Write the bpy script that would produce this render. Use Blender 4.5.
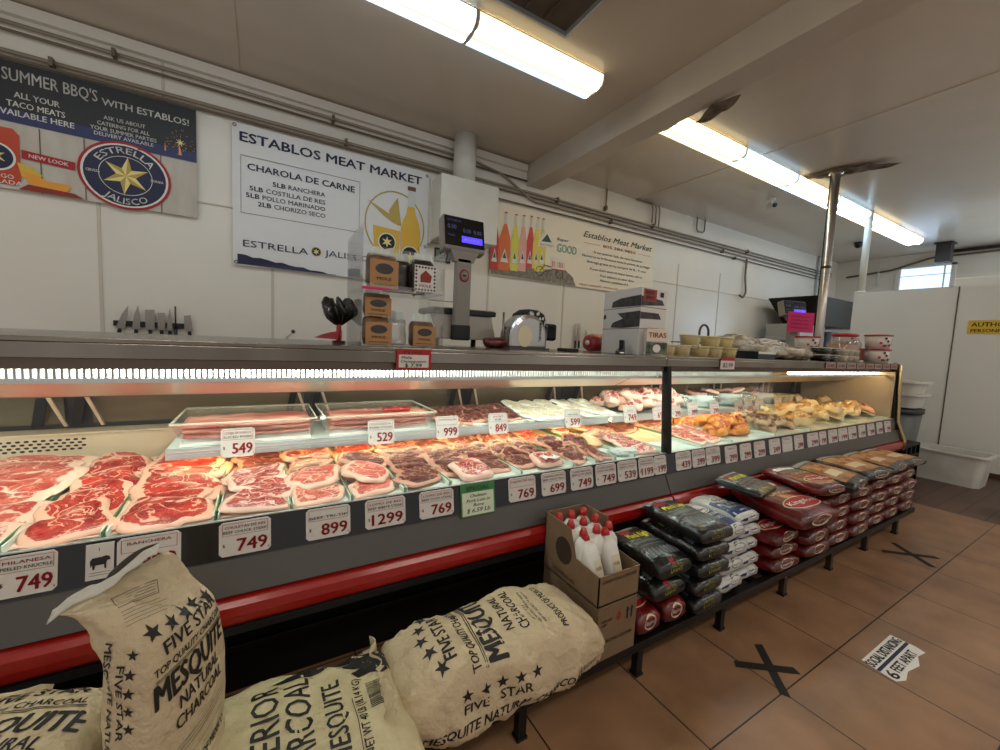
import bpy, bmesh, math, random
from mathutils import Vector, Matrix, noise
from mathutils.bvhtree import BVHTree

for o in list(bpy.data.objects):
    bpy.data.objects.remove(o)
SC = bpy.context.scene
COL = SC.collection
PI = math.pi
V = Vector
random.seed(7)

# ---------------------------------------------------------------- camera, world, exposure
cam_d = bpy.data.cameras.new('camera')
cam = bpy.data.objects.new('camera', cam_d)
COL.objects.link(cam)
SC.camera = cam
cam_d.sensor_fit = 'HORIZONTAL'
cam_d.sensor_width = 36.0
cam_d.lens = 403.57 / 1000 * 36
cam_d.clip_start = 0.02
cam.matrix_world = (Matrix.Translation((0, 0, 1.45)) @ Matrix.Rotation(-0.532683, 4, 'Z')
                    @ Matrix.Rotation(PI / 2 - 0.081262, 4, 'X') @ Matrix.Rotation(0.0457054, 4, 'Z'))
W = bpy.data.worlds.new('world')
SC.world = W
W.use_nodes = True
W.node_tree.nodes['Background'].inputs[0].default_value = (1.0, 0.95, 0.89, 1)
W.node_tree.nodes['Background'].inputs[1].default_value = 0.47
SC.view_settings.view_transform = 'Standard'
SC.view_settings.look = 'None'
SC.view_settings.gamma = 1.0
SC.view_settings.use_curve_mapping = False
SC.view_settings.exposure = 0.05
LAMP = 6.6        # ceiling lens strength
CASE = 24.0       # display case tube strength

# ---------------------------------------------------------------- materials
MATS = {}
def lin(c):
    return tuple(((x / 12.92) if x <= 0.04045 else ((x + 0.055) / 1.055) ** 2.4) for x in c)
def mat(name, col, rough=0.5, metal=0.0, nz=None, bump=None, coat=0.0, spec=None, aniso=None):
    """col is sRGB 0..1; nz = (scale, col2, contrast); bump = (scale, strength)"""
    if name in MATS:
        return MATS[name]
    m = bpy.data.materials.new(name)
    m.use_nodes = True
    nt = m.node_tree
    b = nt.nodes['Principled BSDF']
    b.inputs['Base Color'].default_value = (*lin(col), 1)
    b.inputs['Roughness'].default_value = rough
    b.inputs['Metallic'].default_value = metal
    b.inputs['Coat Weight'].default_value = coat
    b.inputs['Coat Roughness'].default_value = 0.12
    if spec is not None:
        b.inputs['Specular IOR Level'].default_value = spec
    tc = None
    def coords():
        nonlocal tc
        if tc is None:
            tc = nt.nodes.new('ShaderNodeTexCoord')
        return tc.outputs['Object']
    if nz:
        n = nt.nodes.new('ShaderNodeTexNoise')
        n.inputs['Scale'].default_value = nz[0]
        n.inputs['Detail'].default_value = 5
        r = nt.nodes.new('ShaderNodeValToRGB')
        c = nz[2] if len(nz) > 2 else 0.2
        r.color_ramp.elements[0].position = 0.5 - c
        r.color_ramp.elements[1].position = 0.5 + c
        r.color_ramp.elements[0].color = (*lin(nz[1]), 1)
        r.color_ramp.elements[1].color = (*lin(col), 1)
        if aniso:
            mp = nt.nodes.new('ShaderNodeMapping')
            mp.inputs['Scale'].default_value = aniso
            nt.links.new(coords(), mp.inputs[0]); nt.links.new(mp.outputs[0], n.inputs['Vector'])
        else:
            nt.links.new(coords(), n.inputs['Vector'])
        nt.links.new(n.outputs['Fac'], r.inputs[0])
        nt.links.new(r.outputs[0], b.inputs['Base Color'])
    if bump:
        n2 = nt.nodes.new('ShaderNodeTexNoise')
        n2.inputs['Scale'].default_value = bump[0]
        n2.inputs['Detail'].default_value = 4
        nt.links.new(coords(), n2.inputs['Vector'])
        bp = nt.nodes.new('ShaderNodeBump')
        bp.inputs['Strength'].default_value = bump[1]
        bp.inputs['Distance'].default_value = 0.02
        nt.links.new(n2.outputs['Fac'], bp.inputs['Height'])
        nt.links.new(bp.outputs[0], b.inputs['Normal'])
    MATS[name] = m
    return m
def emis(name, col, s, base=None):
    if name in MATS: return MATS[name]
    m = mat(name, base or col, 0.4)
    b = m.node_tree.nodes['Principled BSDF']
    b.inputs['Emission Color'].default_value = (*lin(col), 1)
    b.inputs['Emission Strength'].default_value = s
    return m
def clear(name, col=(1, 1, 1), refl=0.08, rough=0.02, body=0.0, bodycol=(.8, .8, .8)):
    """thin clear sheet: transparent with a fresnel gloss, optional milky body"""
    m = bpy.data.materials.new(name); m.use_nodes = True
    nt = m.node_tree; nt.nodes.clear()
    out = nt.nodes.new('ShaderNodeOutputMaterial')
    tr = nt.nodes.new('ShaderNodeBsdfTransparent'); tr.inputs[0].default_value = (*lin(col), 1)
    gl = nt.nodes.new('ShaderNodeBsdfGlossy'); gl.inputs['Roughness'].default_value = rough
    lw = nt.nodes.new('ShaderNodeLayerWeight'); lw.inputs[0].default_value = 0.25
    mu = nt.nodes.new('ShaderNodeMath'); mu.operation = 'MULTIPLY_ADD'
    mu.inputs[1].default_value = 0.35; mu.inputs[2].default_value = refl
    nt.links.new(lw.outputs['Fresnel'], mu.inputs[0])
    mx = nt.nodes.new('ShaderNodeMixShader')
    nt.links.new(mu.outputs[0], mx.inputs[0]); nt.links.new(tr.outputs[0], mx.inputs[1]); nt.links.new(gl.outputs[0], mx.inputs[2])
    last = mx
    if body > 0:
        df = nt.nodes.new('ShaderNodeBsdfDiffuse'); df.inputs[0].default_value = (*lin(bodycol), 1)
        m2 = nt.nodes.new('ShaderNodeMixShader'); m2.inputs[0].default_value = body
        nt.links.new(mx.outputs[0], m2.inputs[1]); nt.links.new(df.outputs[0], m2.inputs[2])
        last = m2
    nt.links.new(last.outputs[0], out.inputs[0])
    MATS[name] = m
    return m
def meat_mat(name, red, dark, fat, marb=0.5, rim=0.86):
    """flesh with streaky marbling and a fat rim (uv = disc coordinates -1..1)"""
    m = mat(name, red, 0.34, coat=0.3, bump=(9, 0.12))
    nt = m.node_tree; b = nt.nodes['Principled BSDF']
    tc = nt.nodes.new('ShaderNodeTexCoord'); oi = nt.nodes.new('ShaderNodeObjectInfo')
    ad = nt.nodes.new('ShaderNodeVectorMath'); ad.operation = 'MULTIPLY_ADD'
    ad.inputs[1].default_value = (1, 1, 1)
    cb = nt.nodes.new('ShaderNodeCombineXYZ')
    ml = nt.nodes.new('ShaderNodeMath'); ml.operation = 'MULTIPLY'; ml.inputs[1].default_value = 37
    nt.links.new(oi.outputs['Random'], ml.inputs[0])
    for i in range(3): nt.links.new(ml.outputs[0], cb.inputs[i])
    nt.links.new(tc.outputs['Object'], ad.inputs[0]); nt.links.new(cb.outputs[0], ad.inputs[2])
    n1 = nt.nodes.new('ShaderNodeTexNoise'); n1.inputs['Scale'].default_value = 3.0; n1.inputs['Detail'].default_value = 4
    nt.links.new(ad.outputs[0], n1.inputs['Vector'])
    r1 = nt.nodes.new('ShaderNodeValToRGB')
    r1.color_ramp.elements[0].position = .38; r1.color_ramp.elements[1].position = .62
    r1.color_ramp.elements[0].color = (*lin(dark), 1); r1.color_ramp.elements[1].color = (*lin(red), 1)
    nt.links.new(n1.outputs['Fac'], r1.inputs[0])
    n2 = nt.nodes.new('ShaderNodeTexNoise'); n2.inputs['Scale'].default_value = 3.6; n2.inputs['Detail'].default_value = 6
    n2.inputs['Distortion'].default_value = 2.2
    nt.links.new(ad.outputs[0], n2.inputs['Vector'])
    r2 = nt.nodes.new('ShaderNodeValToRGB')     # narrow band of the noise = thin white veins
    e = r2.color_ramp.elements
    e[0].position = .485 - .012 * marb; e[0].color = (0, 0, 0, 1); e[1].position = .5; e[1].color = (marb, marb, marb, 1)
    k = e.new(.505 + .022 * marb); k.color = (0, 0, 0, 1)
    nt.links.new(n2.outputs['Fac'], r2.inputs[0])
    uv = nt.nodes.new('ShaderNodeUVMap'); ln = nt.nodes.new('ShaderNodeVectorMath'); ln.operation = 'LENGTH'
    nt.links.new(uv.outputs[0], ln.inputs[0])
    a2 = nt.nodes.new('ShaderNodeMath'); a2.operation = 'MULTIPLY_ADD'; a2.inputs[1].default_value = .42
    nt.links.new(n1.outputs['Fac'], a2.inputs[0]); nt.links.new(ln.outputs['Value'], a2.inputs[2])
    r3 = nt.nodes.new('ShaderNodeValToRGB')
    r3.color_ramp.elements[0].position = min(.98, rim * .4 + .62); r3.color_ramp.elements[1].position = 1.0
    nt.links.new(a2.outputs[0], r3.inputs[0])
    n4 = nt.nodes.new('ShaderNodeTexNoise'); n4.inputs['Scale'].default_value = 1.7; n4.inputs['Detail'].default_value = 3; n4.inputs['Distortion'].default_value = 1.2
    nt.links.new(ad.outputs[0], n4.inputs['Vector'])
    r4 = nt.nodes.new('ShaderNodeValToRGB'); e4 = r4.color_ramp.elements
    e4[0].position = .455; e4[0].color = (0, 0, 0, 1); e4[1].position = .475; e4[1].color = (.9, .9, .9, 1)
    k4 = e4.new(.475 + .03 * marb); k4.color = (.9, .9, .9, 1); k5 = e4.new(.50 + .03 * marb); k5.color = (0, 0, 0, 1)
    nt.links.new(n4.outputs['Fac'], r4.inputs[0])
    mx4 = nt.nodes.new('ShaderNodeMath'); mx4.operation = 'MAXIMUM'
    nt.links.new(r2.outputs[0], mx4.inputs[0]); nt.links.new(r4.outputs[0], mx4.inputs[1])
    mxf = nt.nodes.new('ShaderNodeMath'); mxf.operation = 'MAXIMUM'
    nt.links.new(mx4.outputs[0], mxf.inputs[0]); nt.links.new(r3.outputs[0], mxf.inputs[1])
    mc = nt.nodes.new('ShaderNodeMix'); mc.data_type = 'RGBA'
    nt.links.new(mxf.outputs[0], mc.inputs['Factor'])
    nt.links.new(r1.outputs[0], mc.inputs['A']); mc.inputs['B'].default_value = (*lin(fat), 1)
    nt.links.new(mc.outputs['Result'], b.inputs['Base Color'])
    return m

steel = mat('steel', (.66, .64, .61), .28, 1.0, nz=(3, (.60, .575, .54), .3), aniso=(2.2, 2, 2))
steel_c = mat('counter_steel', (.66, .63, .59), .24, 1.0, nz=(1.4, (.42, .39, .35), .16), aniso=(1, .05, .05))
steel_d = mat('steel_dark', (.36, .33, .30), .4, 1.0)
steel_b = mat('steel_brown', (.40, .34, .29), .35, .9)
alu = mat('aluminium', (.84, .86, .86), .35, .7)
chrome = mat('chrome', (.8, .78, .74), .15, 1.0)
white = mat('white', (.90, .89, .86), .45)
white_pl = mat('white_plastic', (.88, .87, .84), .38, nz=(5, (.80, .79, .76)))
enamel = mat('enamel', (.86, .84, .80), .3, nz=(3, (.82, .80, .75)))
black = mat('black', (.05, .05, .052), .45)
black_g = mat('black_gloss', (.045, .045, .05), .22, coat=.3)
black_m = mat('black_metal', (.10, .095, .09), .4, .5)
greyp = mat('grey_panel', (.34, .325, .31), .42, nz=(2, (.315, .30, .285)))
greyd = mat('grey_dark', (.30, .30, .30), .5)
red = mat('red', (.70, .05, .05), .3, coat=.4)
bumper = mat('bumper_red', (.60, .06, .045), .28, coat=.3)
card = mat('cardboard', (.50, .40, .30), .75, nz=(8, (.46, .365, .27)), bump=(40, .08))
card_in = mat('cardboard_inside', (.44, .35, .26), .8)
kraft = mat('kraft_paper', (.84, .765, .63), .62, nz=(7, (.74, .66, .53), .3), bump=(20, 1.0))
kraft2 = mat('kraft_pale', (.82, .77, .62), .58, nz=(16, (.72, .66, .50), .3), bump=(30, .6))
ink = mat('black_ink', (.10, .09, .085), .6)
ink_soft = mat('soft_ink', (.33, .30, .26), .6)
navy = mat('navy_ink', (.09, .11, .26), .5)
tagw = mat('tag_white', (.84, .82, .79), .35)
tagr = mat('tag_red', (.66, .06, .12), .5)
green = mat('divider_green', (.42, .56, .36), .5)
peach = mat('butcher_paper', (.93, .76, .56), .6, bump=(20, .15))
traywhite = mat('tray_white', (.86, .91, .87), .35)
pinkp = mat('pink_card', (.85, .12, .42), .6)
gold = mat('gold_ink', (.74, .62, .28), .4)
gold2 = mat('gold_pale', (.93, .86, .55), .4)

meat_red = meat_mat('meat_red', (.80, .20, .15), (.60, .10, .09), (.96, .74, .62), .45, .90)
meat_dark = meat_mat('meat_dark', (.45, .15, .13), (.27, .08, .075), (.80, .58, .48), .35, .96)
meat_pink = meat_mat('meat_pink', (.88, .42, .34), (.74, .26, .21), (.97, .80, .70), .7, .86)
meat_marb = meat_mat('meat_marbled', (.76, .24, .20), (.60, .14, .12), (.96, .80, .72), .9, .84)
meat_brown = meat_mat('meat_brown', (.56, .38, .27), (.40, .26, .18), (.86, .74, .60), .3, .95)
meat_orange = meat_mat('meat_orange', (.80, .36, .08), (.60, .20, .04), (.92, .60, .25), .3, .97)
meat_pale = meat_mat('meat_pale', (.92, .86, .72), (.84, .74, .58), (.97, .95, .90), .5, .93)
meat_gold = meat_mat('meat_gold', (.90, .73, .42), (.76, .54, .26), (.97, .90, .70), .4, .95)

glass = clear('case_glass', refl=.03)
acryl = clear('acrylic', refl=.07, body=.02)
acryl_tray = clear('acrylic_tray', refl=.16, body=.07, bodycol=(.9, .85, .8))
cello = clear('cellophane', refl=.22, rough=.12, body=.18, bodycol=(.9, .88, .84))
cloudy = clear('cloudy_plastic', refl=.12, rough=.2, body=.5, bodycol=(.92, .90, .80))
cloth_p = clear('white_film', refl=.25, rough=.15, body=.75, bodycol=(.88, .92, .90))

# ---------------------------------------------------------------- mesh builder
class MB:
    def __init__(s):
        s.v = []; s.f = []; s.m = []; s.mats = []; s.sm = []; s.uv = {}
    def mi(s, m):
        if m not in s.mats: s.mats.append(m)
        return s.mats.index(m)
    def add(s, vs, fs, m, smooth=False, M=None, uv=None):
        k = len(s.v); i = s.mi(m)
        if M is not None: vs = [M @ V(p) for p in vs]
        s.v += [tuple(p) for p in vs]
        if uv:
            for j, t in enumerate(uv): s.uv[k + j] = t
        for f in fs:
            s.f.append(tuple(a + k for a in f)); s.m.append(i); s.sm.append(smooth)
        return s
    def box(s, x0, x1, y0, y1, z0, z1, m, M=None):
        vs = [(x, y, z) for z in (z0, z1) for y in (y0, y1) for x in (x0, x1)]
        return s.add(vs, [(0, 2, 3, 1), (4, 5, 7, 6), (0, 1, 5, 4), (2, 6, 7, 3), (0, 4, 6, 2), (1, 3, 7, 5)], m, M=M)
    def quad(s, a, b, c, d, m):
        return s.add([a, b, c, d], [(0, 1, 2, 3)], m)
    def tube(s, pts, r, m, n=8, caps=True, closed=False):
        pts = [V(p) for p in pts]; L = len(pts); vs = []; fs = []
        rr = r if isinstance(r, (list, tuple)) else [r] * L
        up = None
        for i, p in enumerate(pts):
            if closed: t = pts[(i + 1) % L] - pts[i - 1]
            else: t = (pts[min(i + 1, L - 1)] - pts[max(i - 1, 0)])
            t.normalize()
            if up is None:
                up = V((0, 0, 1)) if abs(t.z) < .9 else V((0, 1, 0))
            a = t.cross(up).normalized(); b = a.cross(t).normalized(); up = b
            for k in range(n):
                q = 2 * PI * k / n
                vs.append(p + (a * math.cos(q) + b * math.sin(q)) * rr[i])
        for i in range(L if closed else L - 1):
            j = (i + 1) % L
            for k in range(n):
                fs.append((i * n + k, i * n + (k + 1) % n, j * n + (k + 1) % n, j * n + k))
        if caps and not closed:
            fs.append(tuple(range(n))[::-1]); fs.append(tuple((L - 1) * n + k for k in range(n)))
        return s.add(vs, fs, m, True)
    def lathe(s, prof, m, c=(0, 0, 0), n=20, M=None, cap=True, sq=0.0):
        """prof = [(r, z)]; sq > 0 makes the plan squarish"""
        vs = []; fs = []
        for r, z in prof:
            for k in range(n):
                q = 2 * PI * k / n
                cx, sy = math.cos(q), math.sin(q)
                if sq:
                    e = 1 - sq * .7
                    cx = math.copysign(abs(cx) ** e, cx); sy = math.copysign(abs(sy) ** e, sy)
                vs.append((c[0] + r * cx, c[1] + r * sy, c[2] + z))
        for i in range(len(prof) - 1):
            for k in range(n):
                fs.append((i * n + k, i * n + (k + 1) % n, (i + 1) * n + (k + 1) % n, (i + 1) * n + k))
        if cap:
            fs.append(tuple(range(n))[::-1]); fs.append(tuple((len(prof) - 1) * n + k for k in range(n)))
        return s.add(vs, fs, m, True, M)
    def prism(s, pts, m, fr, d):
        """pts 2D outline, fr(u, v, w) -> 3D, depth w 0..d"""
        n = len(pts)
        vs = [fr(u, v, 0) for u, v in pts] + [fr(u, v, d) for u, v in pts]
        fs = [tuple(range(n))[::-1], tuple(range(n, 2 * n))] + [(i, (i + 1) % n, n + (i + 1) % n, n + i) for i in range(n)]
        return s.add(vs, fs, m)
    def flat(s, pts, m, fr, w=0.0):
        return s.add([fr(u, v, w) for u, v in pts], [tuple(range(len(pts)))], m)
    def grid(s, fn, nu, nv, m, smooth=True, wrapu=False):
        vs = [fn(i / nu, j / nv) for j in range(nv + 1) for i in range(nu + (0 if wrapu else 1))]
        w = nu if wrapu else nu + 1
        fs = []
        for j in range(nv):
            for i in range(nu):
                a = j * w + i; b = j * w + (i + 1) % w if wrapu else a + 1
                fs.append((a, b, b + w, a + w))
        return s.add(vs, fs, m, smooth)
    def mesh(s, name):
        me = bpy.data.meshes.new(name)
        me.from_pydata(s.v, [], s.f)
        for m in s.mats: me.materials.append(m)
        me.polygons.foreach_set('material_index', s.m)
        me.polygons.foreach_set('use_smooth', s.sm)
        if s.uv:
            l = me.uv_layers.new(name='UVMap')
            for lp in me.loops:
                l.data[lp.index].uv = s.uv.get(lp.vertex_index, (0, 0))
        me.validate(); me.update()
        return me
    def build(s, name, parent=None, bevel=0.0, loc=None, solid=0.0):
        o = bpy.data.objects.new(name, s.mesh(name))
        COL.objects.link(o)
        if parent is not None: o.parent = parent
        if loc is not None: o.location = loc
        if solid:
            d = o.modifiers.new('solid', 'SOLIDIFY'); d.thickness = solid
        if bevel:
            b = o.modifiers.new('bevel', 'BEVEL'); b.width = bevel; b.segments = 2; b.limit_method = 'ANGLE'; b.angle_limit = .6
        return o

def tag(o, label, cat, group=None):
    o['label'] = label; o['category'] = cat
    if group: o['group'] = group
    return o
def thing(name, label, cat, loc=(0, 0, 0), rz=0.0, group=None):
    o = bpy.data.objects.new(name, None); COL.objects.link(o)
    o.location = loc; o.rotation_euler = (0, 0, rz); o.empty_display_size = .05
    return tag(o, label, cat, group)
def struct(mb, name, parent=None, bevel=0.0):
    o = mb.build(name, parent, bevel)
    if parent is None: o['kind'] = 'structure'
    return o
def dup(root, loc=None, rz=None, label=None, group=None, rot=None, scale=None):
    r = root.copy(); COL.objects.link(r)
    if loc is not None: r.location = loc
    if rz is not None: r.rotation_euler = (0, 0, rz)
    if rot is not None: r.rotation_euler = rot
    if scale is not None: r.scale = scale
    if label: r['label'] = label
    if group: r['group'] = group
    for ch in list(root.children):
        c = ch.copy(); COL.objects.link(c); c.parent = r
        for g in list(ch.children):
            d = g.copy(); COL.objects.link(d); d.parent = c
    return r

# ---------------------------------------------------------------- lettering
_T = {}
def glyphs(s, bold=0.0, shear=0.0, spacing=1.0):
    """flat mesh of a string, cap height 1, left edge 0 -> (verts2d, faces, width)"""
    k = (s, bold, shear, spacing)
    if k in _T: return _T[k]
    cu = bpy.data.curves.new('t', 'FONT'); cu.body = s; cu.size = 1.0; cu.offset = bold
    cu.shear = shear; cu.space_character = spacing; cu.resolution_u = 2
    cu.fill_mode = 'FRONT' if hasattr(cu, 'fill_mode') else cu.fill_mode
    ob = bpy.data.objects.new('t', cu)
    me = bpy.data.meshes.new_from_object(ob)
    vs = [(v.co.x, v.co.y) for v in me.vertices]; fs = [tuple(p.vertices) for p in me.polygons]
    bpy.data.objects.remove(ob); bpy.data.curves.remove(cu); bpy.data.meshes.remove(me)
    if not vs: _T[k] = ([], [], 1); return _T[k]
    x0 = min(v[0] for v in vs); x1 = max(v[0] for v in vs)
    H = 0.73
    vs = [((x - x0) / H, y / H) for x, y in vs]
    _T[k] = (vs, fs, (x1 - x0) / H)
    return _T[k]
def text(mb, s, u0, v0, h, m, fr, width=None, w=0.001, bold=0.02, shear=0.0, align='L', rot=0.0, arc=None, _rec=False):
    _b = bold
    vs, fs, tw = glyphs(s, 0.0, shear)
    if not vs: return
    sx = (width / tw) if width else h
    W_ = tw * sx
    off = 0 if align == 'L' else (-W_ if align == 'R' else -W_ / 2)
    c, sn = math.cos(rot), math.sin(rot)
    out = []
    for x, y in vs:
        a = x * sx + off; b = y * h
        if arc:                      # arc = radius: bend over a circle centred v0-radius (negative bends under)
            R = arc
            if R > 0:
                t = a / R; a, b = (R + b) * math.sin(t), (R + b) * math.cos(t)
            else:
                R = -R; t = a / R; a, b = (R - b) * math.sin(t), -(R - b) * math.cos(t)
        out.append(fr(u0 + a * c - b * sn, v0 + a * sn + b * c, w))
    mb.add(out, fs, m)
    if _b > 0.005 and not _rec:
        q = _b * .8
        for du, dv in ((q, 0), (-q, 0), (0, q * .6), (0, -q * .6)):
            text(mb, s, u0 + (du * c - dv * sn) * h, v0 + (du * sn + dv * c) * h, h, m, fr, width, w, 0, shear, align, rot, arc, True)
def star(cx, cy, R, r=0.4, n=5, rot=0.0):
    return [(cx + (R if i % 2 == 0 else R * r) * math.sin(rot + PI * i / n), cy + (R if i % 2 == 0 else R * r) * math.cos(rot + PI * i / n)) for i in range(2 * n)]
def ell(cx, cy, rx, ry, n=36, a0=0, a1=2 * PI):
    return [(cx + rx * math.cos(a0 + (a1 - a0) * i / n), cy + ry * math.sin(a0 + (a1 - a0) * i / n)) for i in range(n)]
def rect(u0, v0, u1, v1): return [(u0, v0), (u1, v0), (u1, v1), (u0, v1)]
def ring(mb, cx, cy, rx, ry, t, m, fr, w, n=40):
    o = ell(cx, cy, rx, ry, n); i_ = ell(cx, cy, rx - t, ry - t, n)
    vs = [fr(u, v, w) for u, v in o + i_]
    mb.add(vs, [(k, (k + 1) % n, n + (k + 1) % n, n + k) for k in range(n)], m)
def starfan(mb, cx, cy, R, r, n, m1, m2, fr, w, rot=0.0):
    p = star(cx, cy, R, r, n, rot)
    for i in range(2 * n):
        mb.flat([(cx, cy), p[i], p[(i + 1) % (2 * n)]], m1 if i % 2 == 0 else m2, fr, w)
def wall_fr(y):     # frame on a wall facing -y : u = world x, v = world z, w towards the room
    return lambda u, v, w: (u, y - w, v)

def print_on(mb_src, bvh, O, U, Vv, off=0.0015, cell=0.018, far=0.4):
    """lay a flat print (MB in uv plane: x=u, y=v) on a curved surface by casting along -N"""
    O = V(O); U = V(U).normalized(); Vv = V(Vv).normalized(); N = U.cross(Vv).normalized()
    me = mb_src.mesh('tmp'); bm = bmesh.new(); bm.from_mesh(me); mats = list(me.materials); bpy.data.meshes.remove(me)
    xs = [v.co.x for v in bm.verts]; ys = [v.co.y for v in bm.verts]
    for ax, lo, hi in ((0, min(xs), max(xs)), (1, min(ys), max(ys))):
        k = math.floor(lo / cell) + 1
        while k * cell < hi:
            co = [0, 0, 0]; no = [0, 0, 0]; co[ax] = k * cell; no[ax] = 1
            bmesh.ops.bisect_plane(bm, geom=bm.verts[:] + bm.edges[:] + bm.faces[:], plane_co=co, plane_no=no)
            k += 1
    bad = []
    for v in bm.verts:
        w = v.co.z
        p = O + U * v.co.x + Vv * v.co.y
        h, n, i, d = bvh.ray_cast(p + N * far, -N, far * 2)
        if n is not None and n.dot(N) < 0: n = -n
        if h is None or n.dot(N) < 0.12: bad.append(v); v.co = p
        else: v.co = h + n * (off + w)
    bmesh.ops.delete(bm, geom=bad, context='VERTS')
    out = bpy.data.meshes.new('print'); bm.to_mesh(out); bm.free()
    for m in mats: out.materials.append(m)
    return out
def link_mesh(me, name, parent):
    o = bpy.data.objects.new(name, me); COL.objects.link(o); o.parent = parent
    return o
uvf = lambda u, v, w: (u, v, w)

# ================================================================ SETTING
XW0, XW1 = -2.6, 12.0
YB, ZC = 4.50, 3.72
# floor
fl = mat('floor_tile', (.56, .42, .31), .34)
nt = fl.node_tree; b = nt.nodes['Principled BSDF']
tc = nt.nodes.new('ShaderNodeTexCoord'); mp = nt.nodes.new('ShaderNodeMapping')
mp.inputs['Location'].default_value = (-(1.934 - .524 * 3), -(.752 - .524), 0)
br = nt.nodes.new('ShaderNodeTexBrick'); br.offset = 0; br.squash = 1
br.inputs['Scale'].default_value = 1; br.inputs['Brick Width'].default_value = .524; br.inputs['Row Height'].default_value = .524
br.inputs['Mortar Size'].default_value = .0035; br.inputs['Mortar Smooth'].default_value = .3; br.inputs['Bias'].default_value = 0
br.inputs['Color1'].default_value = (*lin((.655, .50, .37)), 1); br.inputs['Color2'].default_value = (*lin((.615, .465, .345)), 1)
br.inputs['Mortar'].default_value = (*lin((.10, .065, .045)), 1)
n = nt.nodes.new('ShaderNodeTexNoise'); n.inputs['Scale'].default_value = 4; n.inputs['Detail'].default_value = 8
rp = nt.nodes.new('ShaderNodeValToRGB'); rp.color_ramp.elements[0].position = .3; rp.color_ramp.elements[1].position = .7
rp.color_ramp.elements[0].color = (.62, .60, .58, 1); rp.color_ramp.elements[1].color = (1, 1, 1, 1)
mx = nt.nodes.new('ShaderNodeMix'); mx.data_type = 'RGBA'; mx.blend_type = 'MULTIPLY'; mx.inputs['Factor'].default_value = 1
nt.links.new(tc.outputs['Object'], mp.inputs[0]); nt.links.new(mp.outputs[0], br.inputs[0]); nt.links.new(tc.outputs['Object'], n.inputs[0])
nt.links.new(n.outputs['Fac'], rp.inputs[0]); nt.links.new(br.outputs['Color'], mx.inputs['A']); nt.links.new(rp.outputs[0], mx.inputs['B'])
nt.links.new(mx.outputs['Result'], b.inputs['Base Color'])
struct(MB().box(XW0, 5.77, -2.5, YB + .1, -.08, 0, fl), 'floor')
fk = mat('quarry_tile', (.36, .27, .23), .45)
nt = fk.node_tree; b = nt.nodes['Principled BSDF']
tc = nt.nodes.new('ShaderNodeTexCoord'); br = nt.nodes.new('ShaderNodeTexBrick'); br.offset = .5
br.inputs['Scale'].default_value = 1; br.inputs['Brick Width'].default_value = .6; br.inputs['Row Height'].default_value = .165
br.inputs['Mortar Size'].default_value = .004
br.inputs['Color1'].default_value = (*lin((.40, .30, .25)), 1); br.inputs['Color2'].default_value = (*lin((.34, .255, .215)), 1)
br.inputs['Mortar'].default_value = (*lin((.15, .11, .09)), 1)
nt.links.new(tc.outputs['Object'], br.inputs[0]); nt.links.new(br.outputs['Color'], b.inputs['Base Color'])
struct(MB().box(5.77, XW1, -2.5, YB + .1, -.08, 0, fk), 'floor_kitchen')

# walls
wallm = mat('wall_panel', (.92, .895, .85), .30, nz=(1.3, (.89, .865, .815), .25), bump=(1.2, .12))
struct(MB().box(XW0, XW1, YB, YB + .1, 0, ZC, wallm), 'wall_back')
struct(MB().box(XW1, XW1 + .1, -2.5, 2.57, 0, ZC, wallm).box(XW1, XW1 + .1, 3.38, YB, 0, ZC, wallm)
       .box(XW1, XW1 + .1, 2.57, 3.38, 0, 2.98, wallm).box(XW1, XW1 + .1, 2.57, 3.38, 3.42, ZC, wallm), 'wall_right')
ceilm = mat('ceiling_paint', (.86, .81, .74), .22, nz=(.8, (.80, .75, .68), .3), bump=(1.6, .25))
struct(MB().box(XW0, XW1, -2.5, YB, ZC, ZC + .1, ceilm), 'ceiling')
beamm = mat('beam_paint', (.80, .755, .695), .35, nz=(2, (.76, .71, .65)))
struct(MB().box(2.92, 3.18, -2.5, YB, 3.46, ZC, beamm), 'trim_1', bevel=.004)
# partition
part_m = mat('partition_panel', (.90, .89, .865), .4, nz=(1.2, (.88, .87, .84)))
struct(MB().box(8.02, 8.14, -2.5, 2.76, 0, 2.47, part_m), 'wall_partition')
tm = MB().box(8.012, 8.02, 1.634, 1.646, 0, 2.47, greyp)
struct(tm, 'trim_2')
struct(MB().box(8.008, 8.02, -2.5, 2.76, 0, .07, mat('base_brown', (.30, .20, .14), .5)), 'baseboard_right')
# wall panel battens
batt = mat('batten', (.80, .765, .70), .4)
bm_ = MB()
for x, z0, z1 in ((-1.13, 0, 2.55), (.08, 0, 2.55), (1.17, 0, 3.4), (2.42, 0, 2.9), (3.62, 0, 2.9), (4.85, 0, 2.9), (6.05, 0, 2.9), (7.25, 0, 2.9), (-.71, 2.55, 3.62)):
    bm_.box(x - .011, x + .011, YB - .006, YB, z0, z1, batt)
struct(bm_, 'trim_3')
struct(MB().box(XW0, 9.5, YB - .010, YB, 2.545, 2.557, batt).box(XW0, 2.9, YB - .05, YB, 3.62, 3.70, wallm), 'trim_4')
cb = MB()
for x in (-.185, 4.94):
    cb.box(x - .015, x + .015, -2.5, YB, ZC - .008, ZC, ceilm)
struct(cb, 'trim_5')
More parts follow.
